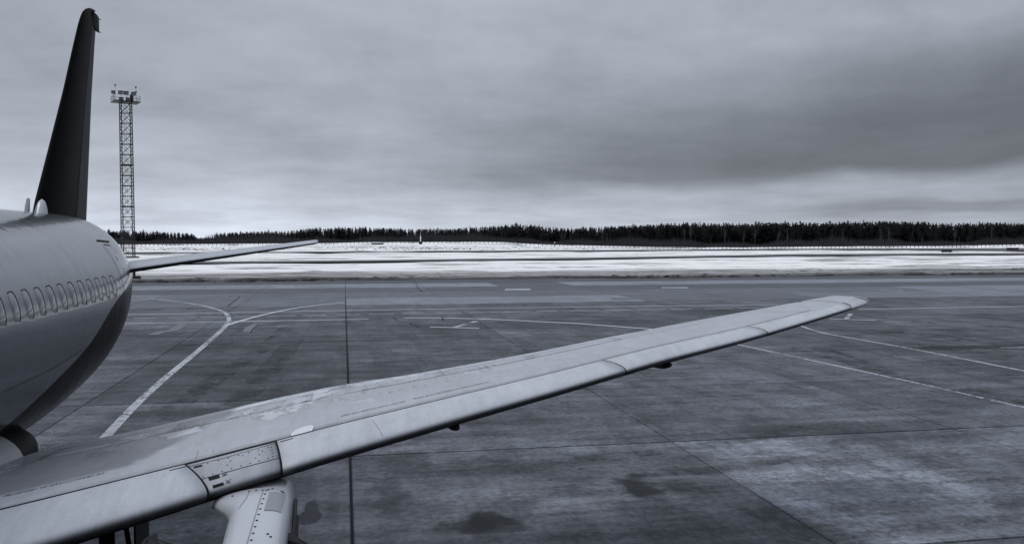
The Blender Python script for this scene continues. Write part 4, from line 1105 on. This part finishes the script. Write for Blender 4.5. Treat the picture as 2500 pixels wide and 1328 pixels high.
PROF = np.array([(-300, 566), (230, 562), (330, 563), (420, 566), (470, 569), (484, 579), (500, 582), (514, 579), (530, 571), (560, 566), (620, 565), (700, 562), (780, 553), (800, 555), (880, 553), (1000, 558), (1100, 557), (1200, 550), (1260, 546), (1300, 548), (1330, 552), (1400, 557), (1440, 553), (1560, 549), (1680, 543), (1800, 546), (1900, 542), (2000, 544), (2150, 539), (2260, 541), (2300, 545), (2330, 547), (2400, 542), (2500, 544), (2900, 545)])
def tree_at(x, D, ytop):
    X, Y = far_xy(x, D); z = terrain(X, Y); h = (580 - ytop) / FPX * D + CAM_H - z; return X, Y, z, h
cnt = 0; x = 222.0
LAB = {'spruce_tree': 'pointed dark spruce standing in the far forest edge behind the fence', 'pine_tree': 'round-topped dark pine standing in the far forest edge behind the fence', 'birch_tree': 'pale bare birch in front of the dark conifers behind the fence'}
GRP = {'spruce_tree': 'spruces of the forest edge', 'pine_tree': 'pines of the forest edge', 'birch_tree': 'bare birches of the forest edge'}
while x < 2530:
    sharp = .75 if 690 < x < 1480 else .35
    kind = 'spruce_tree' if random.random() < sharp else 'pine_tree'; i = random.randrange(5 if kind == 'spruce_tree' else 4)
    D = random.uniform(640, 690); yt = np.interp(x, PROF[:, 0], PROF[:, 1]) + random.choice((-3, -1, 0, 0, 0, 1, 1, 2, 3))
    X, Y, z, h = tree_at(x, D, yt)
    o = bpy.data.objects.new(kind, protos[(kind, i)][0]); col.objects.link(o)
    o.location = (X, Y, z - .1); s_ = h / 15.2; wsc = random.uniform(.75, 1.15) * max(s_, .7) * 1.15; o.scale = (wsc, wsc, s_); o.rotation_euler = (0, 0, random.uniform(0, 6.28))
    tag(o, LAB[kind], kind.split('_')[0] + ' tree', GRP[kind]); cnt += 1
    x += random.uniform(6.5, 11.5)
for x in [1225, 1235, 1372, 1378, 1392, 1470, 1482, 1670, 1685, 1770, 1816, 1842, 1900, 1922, 2030, 2055, 2150, 2170, 960, 1010, 720, 640, 560, 880, 2330, 2420]:
    X, Y, z, h = tree_at(x, random.uniform(626, 636), np.interp(x, PROF[:, 0], PROF[:, 1]) + random.uniform(12, 24))
    o = bpy.data.objects.new('birch_tree', protos[('birch_tree', random.randrange(3))][0]); col.objects.link(o)
    o.location = (X, Y, z); o.scale = (h / 12 * 1.2, h / 12 * 1.2, h / 12); o.rotation_euler = (0, 0, random.uniform(0, 6.28)); tag(o, LAB['birch_tree'], 'birch tree', GRP['birch_tree'])
# the wood behind the edge reads as one mass
def tri_mesh(name, V, F, MI, mats):
    V = np.concatenate(V).astype(np.float32); F = np.concatenate(F).astype(np.int32)
    me = bpy.data.meshes.new(name); me.vertices.add(len(V)); me.vertices.foreach_set('co', V.ravel())
    me.loops.add(len(F) * 3); me.loops.foreach_set('vertex_index', F.ravel()); me.polygons.add(len(F))
    me.polygons.foreach_set('loop_start', np.arange(0, len(F) * 3, 3, dtype=np.int32))
    if MI is not None: me.polygons.foreach_set('material_index', np.concatenate(MI).astype(np.int32))
    for m_ in mats: me.materials.append(m_)
    me.update(calc_edges=True); me.validate(); ob = bpy.data.objects.new(name, me); col.objects.link(ob); return ob
def tris(f, mi):
    F = []; m_ = []
    for q, k in zip(f, mi):
        F.append(q[:3]); m_.append(k)
        if len(q) == 4: F.append((q[0], q[2], q[3])); m_.append(k)
    return np.array(F), np.array(m_)
tp = {k: tris(p[2], p[3]) for k, p in protos.items()}
V = []; F = []; MI = []; off = 0
for _ in range(3400):
    x = random.uniform(-300, 2950); D = random.uniform(650, 740)
    key = ('wood', random.randrange(5))
    yt = np.interp(x, PROF[:, 0], PROF[:, 1]) + 1 + 16 * random.random() ** 1.7; X, Y, z, h = tree_at(x, D, yt)
    va = protos[key][1]; fa, mi = tp[key]; s_ = max(h, 4) / 15.2; a = random.uniform(0, 6.28); wsc = s_ * random.uniform(1.0, 1.5)
    c, sn = math.cos(a), math.sin(a)
    V.append(np.stack([(va[:, 0] * c - va[:, 1] * sn) * wsc + X, (va[:, 0] * sn + va[:, 1] * c) * wsc + Y, va[:, 2] * s_ + z], 1)); F.append(fa + off); MI.append(mi); off += len(va)
o = tri_mesh('forest', V, F, MI, [M['needle'], M['bark']]); o['kind'] = 'stuff'; tag(o, 'dark conifer wood behind the forest edge', 'forest')
# bare brush along the foot of the forest
V = []; F = []
for _ in range(34000):
    x = random.uniform(-300, 2950); D = random.uniform(614, 652); X, Y = far_xy(x, D); z = terrain(X, Y)
    hgt = random.uniform(2.2, 5.4) * (1 + .35 * math.sin(x * .013) + .2 * math.sin(x * .05)) * (.75 + (D - 606) / 90)
    wd = random.uniform(.08, .26); lx, ly = random.uniform(-.9, .9), random.uniform(-.4, .4); k = len(V)
    V += [(X - wd, Y, z - .2), (X + wd, Y, z - .2), (X + lx, Y + ly, z + hgt)]
    F += [(k, k + 1, k + 2)]
o = mesh_obj('undergrowth', V, F, M['brush']); o['kind'] = 'stuff'; tag(o, 'greyish bare brush along the foot of the forest', 'undergrowth')

# ================================================================== SMALL THINGS ON THE AIRFIELD
def at_far(x, D, dz=0):
    X, Y = far_xy(x, D); return X, Y, terrain(X, Y) + dz
X, Y, z = at_far(1027, 560)
e = empty('approach_beacon', (X, Y, z)); tag(e, 'slim white beacon post on a dark cabinet by the perimeter fence', 'beacon')
b = MB(); b.box((0, 0, .7), (1.1, .6, 1.1)); b.build('cabinet', M['dark_metal'], e)
b = MB(); b.bar((0, 0, 1.8), (0, 0, 5.2), .36, 10); b.build('mast_body', M['pale'], e)
b = MB(); b.bar((0, 0, 5.2), (0, 0, 8.0), .08, 6); b.build('rod', M['pale'], e)
X, Y, z = at_far(922, 560)
e = empty('low_shed', (X, Y, z)); tag(e, 'low flat shed with snowy roof beside the far fence', 'shed')
b = MB(); b.box((0, 0, .2), (3.6, 1.2, .7)); b.build('wall', M['dark_metal'], e)
b = MB(); b.box((0, 0, 1.15), (3.8, 1.4, .25)); b.build('snow_cap', M['pale'], e)
X, Y, z = at_far(1354, 585)
e = empty('lamp_post', (X, Y, z)); tag(e, 'short lamp post with pale head where the fence dips', 'lamp post')
b = MB(); b.bar((0, 0, 0), (0, 0, 2.6), .14, 6); b.build('post', M['dark_metal'], e)
b = MB(); b.ball((0, 0, 2.9), .42); b.build('lamp_head', M['pale'], e)
for x, yv, w_, lab in ((2311, 619.5, 1.6, 'small dark taxiway sign board lying nearer in the right snow'), (2472, 613.5, 2.2, 'wide dark taxiway sign board at the far right by the runway')):
    p = G(x, yv); z = max(terrain(p[0], p[1]), 0) + .2
    e = empty('taxiway_sign', (p[0], p[1], z)); tag(e, lab, 'sign', 'taxiway signs in the snow')
    b = MB(); b.box((0, 0, .55), (w_, .15, .35)); b.build('board', M['dark_metal'], e)
    for s_ in (-1, 1):
        b = MB(); b.bar((s_ * w_ * .7, 0, -.1), (s_ * w_ * .7, 0, .25), .06, 6); b.build('leg', M['steel'], e)
# squat apron fitting by the snow edge, just beyond the tail
p = G(331, 685)
e = empty('snow_blower', (p[0], p[1], .03)); tag(e, 'small dark machine at the snow edge just right of the tail', 'machine')
b = MB(); b.box((.12, 0, .22), (.36, .3, .22)); b.box((.28, 0, .34), (.14, .26, .12)); b.build('body', M['black'], e)
b = MB(); b.bar((-.1, 0, .3), (-.14, 0, .95), .13, 8); b.bar((-.14, 0, .85), (.12, 0, 1.02), .08, 8); b.build('chute', M['black'], e)
b = MB(); b.bar((-.2, -.1, .5), (-.34, -.1, .9), .03, 5); b.build('handle', M['dark_metal'], e)
